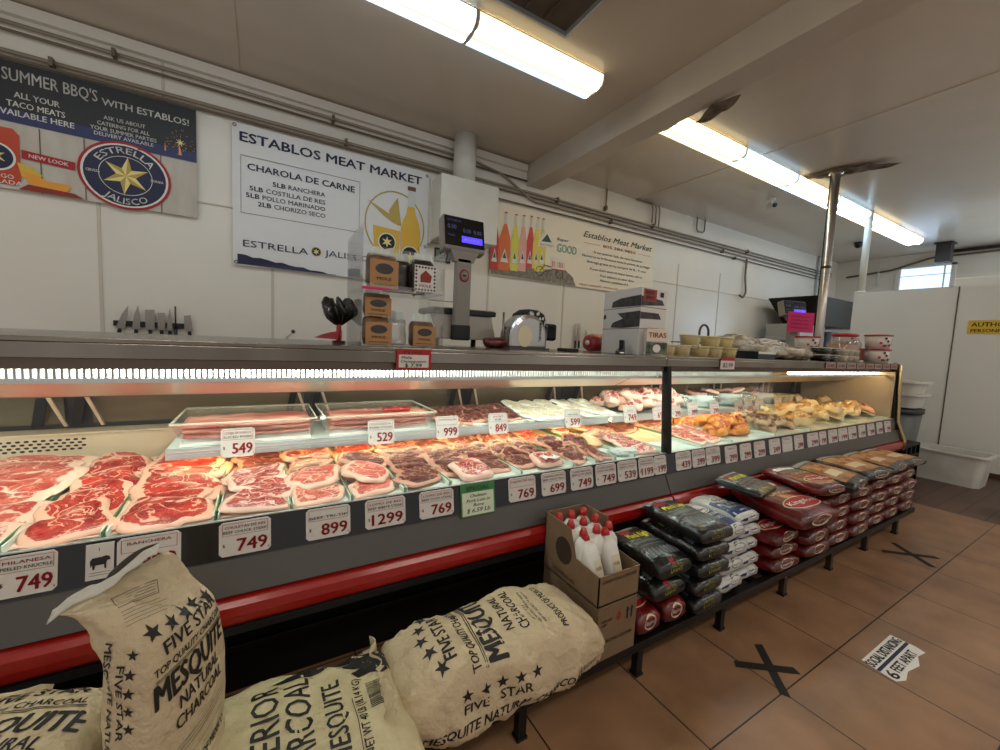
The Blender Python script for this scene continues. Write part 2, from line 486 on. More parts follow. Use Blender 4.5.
# window high on far wall
wn = MB().box(XW1 + .02, XW1 + .05, 2.57, 3.38, 2.98, 3.42, emis('daylight_pane', (.74, .86, 1.0), 1.6))
w_o = struct(wn, 'window_1')
wf = MB()
for a in ((2.53, 2.60, 2.94, 3.46), (3.35, 3.42, 2.94, 3.46), (2.53, 3.42, 2.94, 2.98), (2.53, 3.42, 3.42, 3.46), (2.68, 2.70, 2.98, 3.42)):
    wf.box(XW1 - .04, XW1 + .03, a[0], a[1], a[2], a[3], white)
wf.box(XW1 - .01, XW1 + .02, 2.6, 3.36, 3.25, 3.265, white)
wf.build('window_frame', w_o)

# ---------------------------------------------------------------- ceiling lights
warm = (emis('tube_warm', (1.0, .88, .60), LAMP * 2.6, (.9, .9, .9)), emis('lens_warm', (1.0, .93, .74), LAMP * .26, (.9, .9, .9)))
cool = (emis('tube_cool', (.66, .86, 1.0), LAMP * 2.6, (.9, .9, .9)), emis('lens_cool', (.72, .88, 1.0), LAMP * .24, (.9, .9, .9)))
cw = (emis('tube_white', (.84, .94, 1.0), LAMP * 2.8, (.9, .9, .9)), emis('lens_white', (.88, .95, 1.0), LAMP * .28, (.9, .9, .9)))
rib = emis('lens_rib', (.93, .90, .84), LAMP * .15, (.9, .9, .9))
housing = mat('fixture_housing', (.62, .58, .52), .4)
def ceiling_light(x0, x1, m_near, m_far, label, y=2.80, grp='fluorescent lights in two rows on the ceiling'):
    t = thing('ceiling_light', label, 'light', (x0, y, ZC), 0, grp)
    L = x1 - x0
    MB().box(0, L, -.115, .115, -.045, 0, housing).build('housing', t, bevel=.004)
    # prismatic wrap lens: rounded trough, near and far halves over two tubes
    prof = [(-.128, -.02), (-.128, -.068), (-.112, -.100), (-.082, -.112), (-.042, -.115), (-.012, -.116), (.012, -.116), (.042, -.115), (.082, -.112), (.112, -.100), (.128, -.068), (.128, -.02)]
    mb = MB(); e = .012
    for i in range(len(prof) - 1):
        a, c = prof[i], prof[i + 1]
        near = i < 5
        pair = m_near if near else m_far
        m = rib if i == 5 else (pair[0] if i in (3, 7) else pair[1])     # tube glow in the middle of each half, softer lens round it
        mb.quad((e, a[0], a[1]), (L - e, a[0], a[1]), (L - e, c[0], c[1]), (e, c[0], c[1]), m)
    mb.build('lens', t)
    ec = MB()
    for x in (0, L - e):
        ec.prism(prof, white, lambda u, v, w, x=x: (x + w, u, v), e)
    ec.build('end_cap', t)
    return t
xs1 = [2.455, 1.275, .095, -1.085, -2.265]
for i in range(4):
    m1, m2 = [(warm, cool), (cw, cw), (cw, cw), (warm, cw)][i]
    ceiling_light(xs1[i + 1], xs1[i] - .004, m1, m2,
                  ['fluorescent ceiling light with warm and blue tubes, last of its row before the beam', 'bright white fluorescent ceiling light next to the warm and blue one',
                   'white fluorescent ceiling light of the left row, running out of frame', 'fluorescent ceiling light at the left end of the left row, out of frame'][i])
cols = [(warm, warm), (cool, warm), (warm, cool), (cool, cw), (warm, warm), (cw, cw)]
names = ['yellowish fluorescent ceiling light right behind the beam', 'fluorescent ceiling light with blue and yellow tubes, second behind the beam',
         'fluorescent ceiling light before the steel pole, third behind the beam', 'fluorescent ceiling light between the steel pole and white pole, fourth behind the beam',
         'yellowish fluorescent ceiling light just past the thin white pole', 'farthest fluorescent ceiling light, at the end of the row']
x = 3.42
for i in range(6):
    ceiling_light(x, x + 1.172, *cols[i], names[i]); x += 1.176

shop_fill_m = emis('lens_shop_fill', (1.0, .97, .92), LAMP * 2.2, (.9, .9, .9)); shop_fill_pair = (shop_fill_m, shop_fill_m)  # unseen row of lights, added to brighten walls, partition and sacks
for i in range(5):
    ceiling_light(-1.2 + 2.4 * i, -.02 + 2.4 * i, shop_fill_pair, shop_fill_pair, 'unseen fill light added over the shop floor, shaped like a fluorescent ceiling light', -1.2, 'added fill lights over the shop floor')
# glazed opening in the far wall of the back room
w2 = MB().box(XW1 - .01, XW1, -2.2, 1.2, .8, 3.0, emis('daylight_large', (.80, .90, 1.0), 7.0))
w2_o = struct(w2, 'window_2')
MB().box(XW1 - .04, XW1, -2.28, -2.2, .72, 3.08, white).box(XW1 - .04, XW1, 1.2, 1.28, .72, 3.08, white).box(XW1 - .04, XW1, -2.2, 1.2, .72, .8, white).box(XW1 - .04, XW1, -2.2, 1.2, 3.0, 3.08, white).box(XW1 - .04, XW1, -.54, -.46, .8, 3.0, white).build('window_frame', w2_o)

# ceiling air diffuser box
t = thing('ceiling_air_box', 'brown ceiling air vent box at the top edge, beside the first light row', 'vent', (.3, 1.35, 3.5))
MB().box(0, 1.44, 0, .95, .03, .22, mat('vent_brown', (.36, .31, .26), .6)).build('box', t)
MB().box(-.015, 1.455, -.015, 0, 0, .03, alu).box(-.015, 1.455, .95, .965, 0, .03, alu).box(-.015, 0, 0, .95, 0, .03, alu).box(1.44, 1.455, 0, .95, 0, .03, alu).build('rim', t)
gl = MB()
for k in range(9): gl.box(.05 + k * .15, .06 + k * .15, .02, .93, .01, .03, MATS['vent_brown'])
gl.build('louver', t)

# poles
t = thing('support_pole', 'shiny steel pole rising from behind the far end of the counter to the ceiling', 'pole', (6.07, 2.40, 0), 0)
MB().tube([(0, 0, 0), (0, 0, ZC)], .046, mat('pole_steel', (.78, .75, .72), .33, .85), 20).build('pole', t)
MB().tube([(0, 0, ZC - .03), (0, 0, ZC)], .075, chrome, 20).tube([(0, 0, 0), (0, 0, .02)], .055, chrome, 20).build('flange', t)
MB().tube([(-.018, .048, 1.2), (-.018, .048, 3.7)], .006, black, 6).tube([(0, 0, 2.55), (0, 0, 2.58)], .049, steel_d, 16).build('cable', t)
t = thing('support_pole', 'thin white pole standing on the end of the white partition wall', 'pole', (8.08, 2.70, 2.47), 0)
MB().tube([(0, 0, 0), (0, 0, ZC - 2.47)], .045, white, 16).build('pole', t)
MB().tube([(0, 0, 0), (0, 0, .03)], .06, white, 16).build('foot', t)
# torn ceiling lining round the pole head and at the beam
def torn(cx, cy, L, Wd, z, seed, rot):
    def f(a, b_):
        u = (a - .5) * L * (1 - .5 * abs(b_ - .5)); v = (b_ - .5) * Wd * (.35 + .65 * math.sin(PI * a))
        n_ = noise.noise(V((u * 5, v * 9, seed)))
        zz = z - .012 - .05 * abs(n_) - .07 * max(0, a - .7)
        return (cx + u * math.cos(rot) - v * math.sin(rot), cy + u * math.sin(rot) + v * math.cos(rot), zz)
    return MB().grid(f, 24, 12, mat('torn_lining', (.52, .46, .38), .8, nz=(9, (.34, .28, .22)), bump=(30, .5)))
tag(torn(6.08, 2.30, .95, .30, ZC, 3, -1.2).build('torn_ceiling_lining', solid=.004), 'torn brown flap of ceiling lining peeling round the steel pole head', 'peeling lining')
tag(torn(3.22, 2.15, .42, .16, 3.46, 9, 1.45).build('torn_beam_plaster', solid=.004), 'crumbled plaster patch under the ceiling beam above the second light row', 'peeling lining')

# security cameras
def seccam(loc, label):
    t = thing('security_camera', label, 'camera', loc, 0)
    MB().lathe([(.05, 0), (.05, -.02), (.02, -.03)], white).tube([(0, 0, -.02), (0, -.01, -.08)], .012, white).build('mount', t)
    MB().tube([(.03, .05, -.09), (-.05, -.07, -.12)], .035, white, 16).build('body', t)
    MB().tube([(-.05, -.07, -.12), (-.056, -.079, -.122)], .031, black, 16).build('lens', t)
seccam((6.42, 3.3, ZC), 'white security camera on the ceiling left of the steel pole')
t = thing('security_camera', 'small black dome camera on the ceiling behind the thin white pole', 'camera', (10.1, 3.5, ZC))
MB().lathe([(.07, 0), (.07, -.05), (.05, -.09), (.01, -.11)], black).build('dome', t)

# ---------------------------------------------------------------- conduits
condm = mat('conduit', (.60, .555, .49), .45, .3)
condd = mat('conduit_old', (.45, .40, .34), .5, .3)
def conduit(pts, r, label, m=condm, clips=None, grp='conduits along the long wall'):
    mb = MB()
    P = [V(p) for p in pts]; out = [P[0]]
    for i in range(1, len(P) - 1):
        a = (P[i - 1] - P[i]); c = (P[i + 1] - P[i]); d = min(.07, a.length * .4, c.length * .4)
        p0 = P[i] + a.normalized() * d; p2 = P[i] + c.normalized() * d
        for k in range(5):
            s_ = k / 4; out.append(p0 * (1 - s_) ** 2 + P[i] * 2 * s_ * (1 - s_) + p2 * s_ ** 2)
    out.append(P[-1])
    mb.tube(out, r, m, 8)
    o = mb.build('conduit')
    tag(o, label, 'pipe', grp)
    if clips:
        for x, z in clips:
            MB().box(x - .012, x + .012, YB - .06, YB, z - r - .015, z + r + .015, condd).build('clip', o)
    return o
y = YB - .035
conduit([(-2.5, y, 3.56), (2.15, y, 3.56), (2.55, y, 3.50), (3.0, y, 3.28), (11.5, y, 3.28)], .014, 'highest wall conduit, bending down past the white pipe and on along the wall', clips=[(-1.0, 3.56), (.6, 3.56), (4.4, 3.28), (7.2, 3.28)])
conduit([(-2.5, y, 3.505), (-.9, y, 3.505), (2.9, y, 3.505)], .011, 'thin conduit close under the highest one, left of the beam', condd)
conduit([(-2.5, y, 3.36), (11.6, y, 3.40)], .016, 'long straight conduit just above the two left banners', clips=[(-1.35, 3.363), (.72, 3.37), (3.4, 3.376), (5.3, 3.38), (8.0, 3.39)])
conduit([(-2.5, y, 3.315), (11.6, y, 3.345)], .012, 'dark thin conduit right under the long straight one', condd)
conduit([(2.3, y, 3.205), (11.4, y, 3.215)], .010, 'lowest thin conduit, passing above the soda bottle banner', condd, clips=[(7.6, 3.21)])
conduit([(4.28, y, ZC), (4.28, y, 3.41)], .012, 'short vertical conduit dropping from the ceiling right of the beam', clips=[(4.28, 3.45)])
for k, (xx, lb) in enumerate(((5.25, 'left'), (5.33, 'middle'), (5.41, 'right'))):
    conduit([(xx - .35, y - .02, ZC - .02), (xx, y - .02, ZC - .02), (xx, y - .02, 3.42 - .02 * k)], .011, '%s one of three conduits bending down from the ceiling above the banner end' % lb, grp='three bent conduits above the banner')
conduit([(6.4, y, ZC), (6.4, y, 3.50), (6.62, y, 3.50), (6.62, y, ZC)], .012, 'small U shaped conduit loop hanging from the ceiling edge')
conduit([(8.0, y, 3.25), (8.0, y, 2.92), (8.04, y - .02, 2.62), (7.9, y - .05, 2.5), (7.82, y - .02, 2.55)], .018, 'old brown pipe hanging down the wall with a hooked lower end', mat('rusty_pipe', (.50, .42, .30), .6), grp=None)
conduit([(10.9, y, ZC), (10.9, y, 1.9)], .022, 'grey upright pipe in the far corner, left of its twin', mat('grey_pipe', (.66, .67, .68), .4), grp='upright pipes in the far corner')
conduit([(11.35, y, ZC), (11.35, y, 1.9)], .045, 'thick grey upright pipe in the far corner', MATS['grey_pipe'], grp='upright pipes in the far corner')
xw = XW1 - .04
conduit([(xw, 4.3, 3.35), (xw, 3.5, 3.42), (xw, 2.9, 3.60), (xw, 2.2, 3.60), (xw, .5, 3.62)], .02, 'grey conduit rising over the high window on the far wall', condd, grp=None)
conduit([(xw, 2.75, ZC - .04), (xw, 1.9, ZC - .04), (xw, 1.9, 3.2)], .03, 'dark pipe under the ceiling right of the high window', mat('dark_pipe', (.22, .21, .20), .5), grp=None)
conduit([(xw, 3.72, 3.6), (xw, 3.72, 3.1)], .02, 'short white pipe end left of the high window', white, grp=None)
t = thing('flue_duct', 'short dark flue hanging from the ceiling above the high window', 'duct', (11.2, 2.55, 3.35))
MB().box(-.1, .1, -.1, .1, 0, .37, MATS['dark_pipe']).build('duct', t); MB().box(-.13, .13, -.13, .13, .34, .36, MATS['dark_pipe']).build('collar', t)
tag(MB().box(9.2, 9.9, .2, 1.95, 0, 2.75, part_m).build('storage_cabinet', bevel=.02), 'top of a pale cabinet showing above the partition at the right edge', 'cabinet')

# ---------------------------------------------------------------- vent box and round pipe on the wall
t = thing('exhaust_box', 'white enamel box on the wall with a thick round pipe up to the ceiling', 'exhaust box', (1.62, YB, 2.52))
MB().box(0, .70, -.36, 0, .03, .68, enamel).build('box', t, bevel=.012)
MB().box(-.02, 0, -.10, -.02, .0, .70, enamel).box(.0, .1, -.37, -.36, .01, .04, enamel).build('bracket', t)
MB().tube([(.34, -.18, .68), (.34, -.18, ZC - 2.52)], .125, enamel, 28).tube([(.34, -.18, .68), (.34, -.18, .70)], .14, enamel, 28).build('round_pipe', t)

# ================================================================ BANNERS
Y0 = YB - .03
def banner_sheet(u0, u1, v0, v1, m, amp=.006, seed=0):
    global fr
    def yy(x, z): return Y0 + amp * noise.noise(V((x * 2.5, z * 2, seed))) * (1 - (z - v0) / (v1 - v0))
    def f(a, b_):
        x = u0 + (u1 - u0) * a; z = v0 + (v1 - v0) * b_
        return (x, yy(x, z), z)
    fr = lambda u, v, w: (u, yy(u, v) - .004 - w, v)
    return MB().grid(f, 60, 30, m)
# --- banner 1
wood = mat('banner_wood', (.83, .80, .76), .5, nz=(20, (.72, .68, .62), .3), aniso=(.6, 1, .15))
t = thing('summer_barbecue_banner', 'long wall banner headed SUMMER BBQ\'S WITH ESTABLOS! with a round star logo', 'banner', (0, 0, 0))
banner_sheet(-2.5, -.49, 2.405, 3.30, wood, seed=1).build('sheet', t)
m = MB()
m.flat([(-2.5, 2.89), (-.49, 2.865), (-.49, 3.30), (-2.5, 3.30)], mat('banner_black', (.06, .065, .09), .45), fr, .001)
m.flat([(-2.5, 2.89), (-.49, 2.865), (-.49, 2.945), (-2.5, 2.99)], mat('banner_blue', (.13, .16, .36), .45), fr, .0015)
for xx in (-1.85, -1.43, -1.19, -.73): m.flat(rect(xx - .003, 2.405, xx + .003, 2.87), ink_soft, fr, .001)
m.build('artwork', t)
m = MB(); wt = mat('print_white', (.90, .89, .86), .5)
text(m, "SUMMER BBQ'S", -1.605, 3.165, .088, wt, fr, .50, .003, .012)
m.build('heading_text', t); m = MB()
text(m, 'WITH ESTABLOS!', -1.08, 3.153, .053, wt, fr, .54, .003, .03)
for s_, a, c, z in (('ALL YOUR', -1.55, -1.316, 3.054), ('TACO MEATS', -1.589, -1.289, 2.988), ('AVAILABLE HERE', -1.66, -1.241, 2.925)):
    text(m, s_, a, z, .043, wt, fr, c - a, .003, .03)
m.build('offer_text', t); m = MB()
for s_, a, c, z in (('ASK US ABOUT', -1.073, -.823, 3.048), ('CATERING FOR ALL', -1.111, -.798, 3.0), ('YOUR SUMMER PARTIES', -1.152, -.754, 2.957), ('DELIVERY AVAILABLE', -1.131, -.775, 2.918)):
    text(m, s_, a, z, .030, wt, fr, c - a, .003, .02)
m.build('catering_text', t)
m = MB()
cx, cz = -.95, 2.645
m.flat(ell(cx, cz, .285, .262), wt, fr, .002); ring(m, cx, cz, .285, .262, .018, tagr, fr, .003)
m.flat(ell(cx, cz, .252, .232), navy, fr, .003); ring(m, cx, cz, .165, .15, .004, wt, fr, .004)
starfan(m, cx, cz, .15, .40, 6, gold, gold2, fr, .005, .1)
text(m, 'ESTRELLA', cx, cz, .05, wt, fr, .36, .006, .02, align='C', arc=.172)
text(m, 'JALISCO', cx, cz, .05, wt, fr, .30, .006, .02, align='C', arc=-.222)
text(m, 'CERVEZA', cx - .235, cz - .01, .02, wt, fr, .08, .006); text(m, 'DORADA', cx + .155, cz - .01, .02, wt, fr, .08, .006)
m.build('round_logo', t)
m = MB()
m.flat([(-1.526, 2.635), (-1.245, 2.615), (-1.242, 2.675), (-1.526, 2.695)], tagr, fr, .003)
text(m, 'NEW LOOK', -1.49, 2.648, .028, wt, fr, .21, .004, .02, rot=-.05)
can = mat('can_orange', (.76, .26, .12), .4)
m.flat([(-1.80, 2.43), (-1.56, 2.43), (-1.535, 2.47), (-1.535, 2.79), (-1.565, 2.83), (-1.80, 2.83)], can, fr, .002)
m.flat(ell(-1.66, 2.62, .105, .10), wt, fr, .003); m.flat(ell(-1.66, 2.62, .092, .088), navy, fr, .004); starfan(m, -1.66, 2.62, .06, .4, 6, gold, gold2, fr, .005)
text(m, 'MANGO', -1.73, 2.475, .03, wt, fr, .16, .004); text(m, 'MICHELADA', -1.80, 2.435, .03, wt, fr, .27, .004)
m.flat([(-1.53, 2.55), (-1.50, 2.47), (-1.42, 2.42), (-1.30, 2.44), (-1.27, 2.48), (-1.30, 2.50), (-1.40, 2.50), (-1.46, 2.53)], mat('mango', (.92, .62, .20), .5), fr, .003)
m.flat([(-1.55, 2.60), (-1.47, 2.58), (-1.42, 2.53), (-1.47, 2.50), (-1.53, 2.50)], mat('lime_mango', (.85, .72, .25), .5), fr, .0025)
m.flat([(-1.55, 2.41), (-1.2, 2.41), (-1.25, 2.44), (-1.5, 2.455)], mat('chili', (.55, .18, .12), .6), fr, .0035)
m.build('can_picture', t)
m = MB(); fwm = mat('firework', (.95, .62, .35), .5)
rnd = random.Random(3)
for k in range(46):
    a = rnd.uniform(0, 2 * PI); r0 = rnd.uniform(.01, .10); r1 = r0 + rnd.uniform(.004, .02)
    c_, s_ = math.cos(a), math.sin(a)
    m.flat([(-.60 + r0 * c_, 3.0 + r0 * s_), (-.60 + r1 * c_ - .002 * s_, 3.0 + r1 * s_ + .002 * c_), (-.60 + r1 * c_ + .002 * s_, 3.0 + r1 * s_ - .002 * c_)], fwm, fr, .002)
m.flat(star(-.60, 3.0, .035, .3, 7), gold2, fr, .0025)
m.flat([(-.605, 2.99), (-.612, 2.90), (-.59, 2.90)], fwm, fr, .0022); m.flat([(-.70, 2.99), (-.705, 2.91), (-.695, 2.91)], fwm, fr, .0022)
m.build('firework_picture', t)

# --- banner 2
bw = mat('banner_white', (.89, .885, .88), .4)
t = thing('meat_market_banner', 'white banner headed ESTABLOS MEAT MARKET with a menu box and a beer bottle', 'banner', (0, 0, 0))
banner_sheet(-.235, 1.60, 2.045, 3.29, bw, .010, seed=5).build('sheet', t)
m = MB()
text(m, 'ESTABLOS MEAT MARKET', -.176, 3.140, .085, navy, fr, 1.69, .001, .045)
m.build('heading_text', t); m = MB()
text(m, 'CHAROLA DE CARNE', -.119, 2.905, .060, navy, fr, .93, .001, .04)
for a, b2, z, u0, u1 in (('5LB', 'RANCHERA', 2.80, .081, .533), ('5LB', 'COSTILLA DE RES', 2.727, -.103, .534), ('5LB', 'POLLO MARINADO', 2.662, -.132, .534), ('2LB', 'CHORIZO SECO', 2.598, -.038, .535)):
    text(m, a, u0, z, .042, navy, fr, .105, .001, .04); text(m, b2, u0 + .13, z, .042, navy, fr, u1 - u0 - .13, .001, .008)
m.build('menu_text', t); m = MB()
text(m, 'ESTRELLA', -.156, 2.218, .062, navy, fr, .54, .001, .005); text(m, 'JALISCO', .533, 2.23, .06, navy, fr, .44, .001, .005)
m.build('brand_text', t)
m = MB()
for r_ in (rect(-.172, 3.018, .862, 3.022), rect(-.172, 2.515, .862, 2.519), rect(-.172, 2.517, -.169, 3.02), rect(.859, 2.517, .862, 3.02)): m.flat(r_, ink_soft, fr, .001)
m.build('menu_frame', t)
m = MB()
m.flat(ell(.456, 2.258, .045, .045), gold, fr, .001); m.flat(ell(.456, 2.258, .038, .038), navy, fr, .0015); m.flat(star(.456, 2.258, .032, .4, 6), gold2, fr, .002)
tp = [(-.20 + .06 * k, 2.145 - .055 * k / 13 * 1.6 + .007 * math.sin(k * 2.3)) for k in range(15)]
m.flat([(-.20, 2.055)] + [(.64, 2.05)] + tp[::-1], navy, fr, .001)
ring(m, 1.237, 2.65, .325, .36, .014, gold, fr, .001)
m.flat([(.935, 2.87), (1.24, 2.73), (1.28, 2.66), (1.24, 2.68)], gold, fr, .0015); m.flat([(.935, 2.87), (1.16, 2.76), (1.24, 2.66), (1.10, 2.74)], gold, fr, .0012)
m.flat([(1.24, 2.73), (1.255, 2.95), (1.30, 2.66), (1.25, 2.66)], gold, fr, .0015); m.flat([(1.16, 2.79), (1.255, 2.95), (1.25, 2.67), (1.20, 2.70)], gold, fr, .0013)
m.build('star_logo', t)
beer = mat('beer_gold', (.90, .68, .18), .4, nz=(8, (.84, .72, .25)))
m = MB()
m.flat([(1.0, 2.62), (1.29, 2.60), (1.27, 2.20), (1.035, 2.20)], beer, fr, .002)
m.flat([(.998, 2.68), (1.292, 2.66), (1.29, 2.60), (1.0, 2.62)], wt, fr, .002)
m.flat(ell(1.15, 2.465, .095, .095), ink, fr, .003); ring(m, 1.15, 2.465, .095, .095, .012, wt, fr, .004); m.flat(star(1.15, 2.465, .06, .4, 6), gold2, fr, .004)
m.build('beer_glass_picture', t)
m = MB()
bo = [(.105, 2.2), (.11, 2.62), (.09, 2.72), (.052, 2.80), (.040, 2.88), (.036, 3.03), (.036, 3.06)]
cxb = 1.405
m.flat([(cxb - a, z) for a, z in bo[:5]] + [(cxb + a, z) for a, z in bo[:5][::-1]], beer, fr, .003)
m.flat([(cxb - a, z) for a, z in bo[4:]] + [(cxb + a, z) for a, z in bo[4:][::-1]], mat('bottle_neck', (.80, .80, .78), .3), fr, .003)
m.flat(rect(cxb - .045, 3.05, cxb + .045, 3.095), mat('cap_brown', (.42, .22, .16), .4), fr, .004)
m.flat(ell(cxb, 2.36, .10, .10), ink, fr, .004); ring(m, cxb, 2.36, .10, .10, .012, wt, fr, .005); m.flat(star(cxb, 2.34, .06, .4, 6), gold2, fr, .005)
m.build('beer_bottle_picture', t)
m = MB()
for u_, v_ in ((-.215, 3.265), (1.575, 3.25), (-.21, 2.07), (1.575, 2.48)): ring(m, u_, v_, .016, .016, .007, steel_d, fr, .003, 14)
m.build('grommet', t)

# --- banner 3
bc = mat('banner_cream', (.94, .90, .82), .45)
t = thing('soda_bottle_banner', 'cream banner with a row of soda bottles and Establos Meat Market in script', 'banner', (0, 0, 0))
banner_sheet(2.42, 5.40, 2.28, 3.155, bc, .005, seed=8).build('sheet', t)
m = MB(); sred = mat('sign_red', (.72, .16, .13), .5)
text(m, 'Establos Meat Market', 3.89, 2.985, .085, ink, fr, 1.43, .001, .012, shear=.35)
m.build('heading_text', t); m = MB()
text(m, '805.384.9855', 4.276, 2.892, .042, sred, fr, .68, .001, .02)
m.flat(rect(3.90, 2.905, 4.22, 2.909), sred, fr, .001); m.flat(rect(5.02, 2.905, 5.30, 2.909), sred, fr, .001)
for s_, a, c, z in (('Si no quieres Salir de casa llamanos', 4.10, 5.113, 2.785), ('Nosotros te lo llevamos hasta la puerta de tu hogar', 3.891, 5.309, 2.716), ('Entrega gratis en tu compra de $... Y mas', 3.993, 5.216, 2.64),
                    ("If you don't want to leave home, call us", 4.05, 5.139, 2.545), ('Free delivery to your door', 4.254, 4.974, 2.468), ('Minimum purchase of $ ...', 4.26, 4.897, 2.40)):
    text(m, s_, a, z, .035, ink, fr, c - a, .001, .012)
m.build('body_text', t); m = MB()
text(m, 'MEAT MARKET - PRODUCE - DELI', 3.868, 2.312, .024, sred, fr, .95, .001, .02)
m.build('footer_text', t); m = MB()
text(m, 'Super', 3.428, 2.86, .04, ink, fr, .21, .002, .01, shear=.3)
text(m, 'GOOD', 3.44, 2.71, .115, mat('mint', (.50, .72, .62), .5), fr, .34, .002, .03)
m.build('slogan_text', t)
m = MB(); m.flat([(2.43, 2.29), (3.80, 2.285), (3.74, 2.40), (3.60, 2.48), (2.43, 2.38)], mat('cobble', (.62, .59, .54), .7, nz=(25, (.44, .42, .39))), fr, .001)
m.build('ground_picture', t)
sc = [(.78, .16, .14), (.88, .42, .16), (.85, .85, .30), (.90, .66, .62), (.80, .18, .22), (.90, .82, .30), (.86, .80, .35)]
for k, (bx, hh) in enumerate(((2.47, .70), (2.615, .70), (2.765, .69), (2.885, .69), (3.00, .69), (3.10, .68), (3.19, .67))):
    m = MB(); z0 = 2.34 + .012 * k; wd = .082 if k == 1 else .058
    q = [(wd, 0), (wd, .38), (.62 * wd, .48), (.020, .57), (.016, .70)]
    q = [(a, z0 + z * hh / .70) for a, z in q]
    col = mat('soda_%d' % k, sc[k], .35)
    m.flat([(bx - a, z) for a, z in q[:4]] + [(bx + a, z) for a, z in q[:4][::-1]], col, fr, .002 + .0004 * (k % 2))
    m.flat([(bx - a, z) for a, z in q[3:]] + [(bx + a, z) for a, z in q[3:][::-1]], MATS['bottle_neck'], fr, .002)
    m.flat(rect(bx - .02, q[4][1], bx + .02, q[4][1] + .015), tagr, fr, .003)
    m.flat([(bx - wd * .7, z0 + .10), (bx + wd * .7, z0 + .10), (bx, z0 + .27)], wt, fr, .005); m.flat([(bx - wd * .35, z0 + .15), (bx + wd * .35, z0 + .15), (bx, z0 + .23)], mat('leaf_green', (.12, .32, .20), .5), fr, .006)
    m.build('soda_bottle_picture', t)
m = MB(); gl_ = MATS['leaf_green']
m.flat([(3.12, 2.73), (3.40, 2.75), (3.36, 2.86), (3.30, 2.93), (3.22, 2.93), (3.15, 2.85)], wt, fr, .0035); m.flat([(3.17, 2.80), (3.34, 2.81), (3.26, 2.91)], gl_, fr, .004)
text(m, 'Jarritos', 3.15, 2.755, .03, sred, fr, .21, .004, .01); m.build('brand_badge', t)
m = MB()
for bx in (3.17, 3.50): ring(m, bx, 2.415, .065, .065, .009, ink, fr, .003, 24)
m.flat(rect(3.36, 2.47, 3.60, 2.62), wt, fr, .003)
for k in range(8): m.flat(rect(3.37 + .028 * k, 2.50, 3.385 + .028 * k, 2.57), MATS['soda_%d' % (k % 5)], fr, .0035)
m.flat(rect(3.36, 2.46, 3.60, 2.475), sred, fr, .0035)
for a, b2 in (((3.17, 2.415), (3.24, 2.50)), ((3.24, 2.50), (3.36, 2.49)), ((3.24, 2.50), (3.21, 2.55)), ((3.24, 2.42), (3.36, 2.44))):
    d = V((b2[0] - a[0], b2[1] - a[1])).normalized() * .005
    m.flat([(a[0] - d.y, a[1] + d.x), (a[0] + d.y, a[1] - d.x), (b2[0] + d.y, b2[1] - d.x), (b2[0] - d.y, b2[1] + d.x)], ink, fr, .003)
m.build('delivery_cart_picture', t)

# thermometer
t = thing('wall_thermometer', 'small dark digital wall thermometer reading 50, half hidden by the scale post', 'thermometer', (1.70, YB, 2.34))
MB().box(0, .20, -.02, 0, 0, .16, black).build('case', t, bevel=.006)
m = MB(); f2 = lambda u, v, w: (u, -.0205 - w, v)
m.flat(rect(.015, .02, .185, .14), mat('lcd', (.45, .50, .46), .4), f2, .0)
text(m, '50', .06, .035, .09, black, f2, .10, .001, .01); m.build('display', t)

# authorized sign on partition
t = thing('authorized_sign', 'yellow AUTHORIZED PERSONNEL ONLY sign on the white partition', 'sign', (8.02, 1.52, 1.835))
f3 = lambda u, v, w: (-.003 - w, -u, v)
m = MB().box(-.004, 0, -.62, 0, 0, .18, mat('sign_yellow', (.86, .72, .22), .5)); m.build('plate', t)
m = MB(); text(m, 'AUTHORIZED', .03, .10, .055, ink, f3, .50, .002, .03); text(m, 'PERSONNEL ONLY', .03, .025, .045, ink, f3, .52, .002, .03)
m.build('lettering', t)

# wall hooks and knives
def knife(L, wd, hl, dark=True, up=True):
    m = MB()
    m.prism([(-wd / 2, 0), (wd / 2, 0), (wd / 2, L * .55), (wd * .1, L), (-wd / 2, L * .8)], chrome, lambda u, v, w: (u, -w, v), .003)
    return m
rack = thing('knife_rack', 'dark magnetic knife strip on the wall above the left end of the counter', 'knife rack', (-1.06, YB, 1.44))
MB().box(0, .46, -.025, 0, 0, .045, black).build('strip', rack, bevel=.004)
kn = [(-1.055, .20, .055, 'broad pointed knife, first from the left on the wall strip', .25), (-.955, .20, .055, 'broad pointed knife, second from the left on the wall strip', .05),
      (-.865, .17, .06, 'square ended cleaver, third on the wall strip', 0), (-.79, .15, .05, 'short cleaver left of the slim boning knife', 0),
      (-.735, .19, .04, 'slim light boning knife left of the black sharpening rod', 0), (-.60, .14, .05, 'small steel cleaver at the right end of the wall strip', -.1)]
for k, (kx, L, wd, lb, tl) in enumerate(kn):
    o = thing('kitchen_knife', lb, 'knife', (kx + .04, YB - .03, 1.42), 0, 'knives on the wall strip'); o.rotation_euler = (0, tl, 0)
    m = MB()
    pts = [(-wd / 2, 0), (wd / 2, 0), (wd / 2, L)] + ([(-wd / 2, L * .97)] if 'cleaver' in lb else [(0, L * 1.12), (-wd / 2, L * .5)])
    if 'cleaver' not in lb: pts = [(-wd / 2, 0), (wd / 2, 0), (wd * .35, L * .6), (wd * .1, L), (-wd * .3, L * .6)]
    m.prism(pts, steel, lambda u, v, w: (u, -w, v), .003); m.build('blade', o)
    MB().box(-.012, .012, -.012, .006, -.10, 0, black).build('handle', o, bevel=.004)
o = thing('sharpening_rod', 'black sharpening steel standing among the wall knives', 'sharpening steel', (-.655, YB - .03, 1.36))
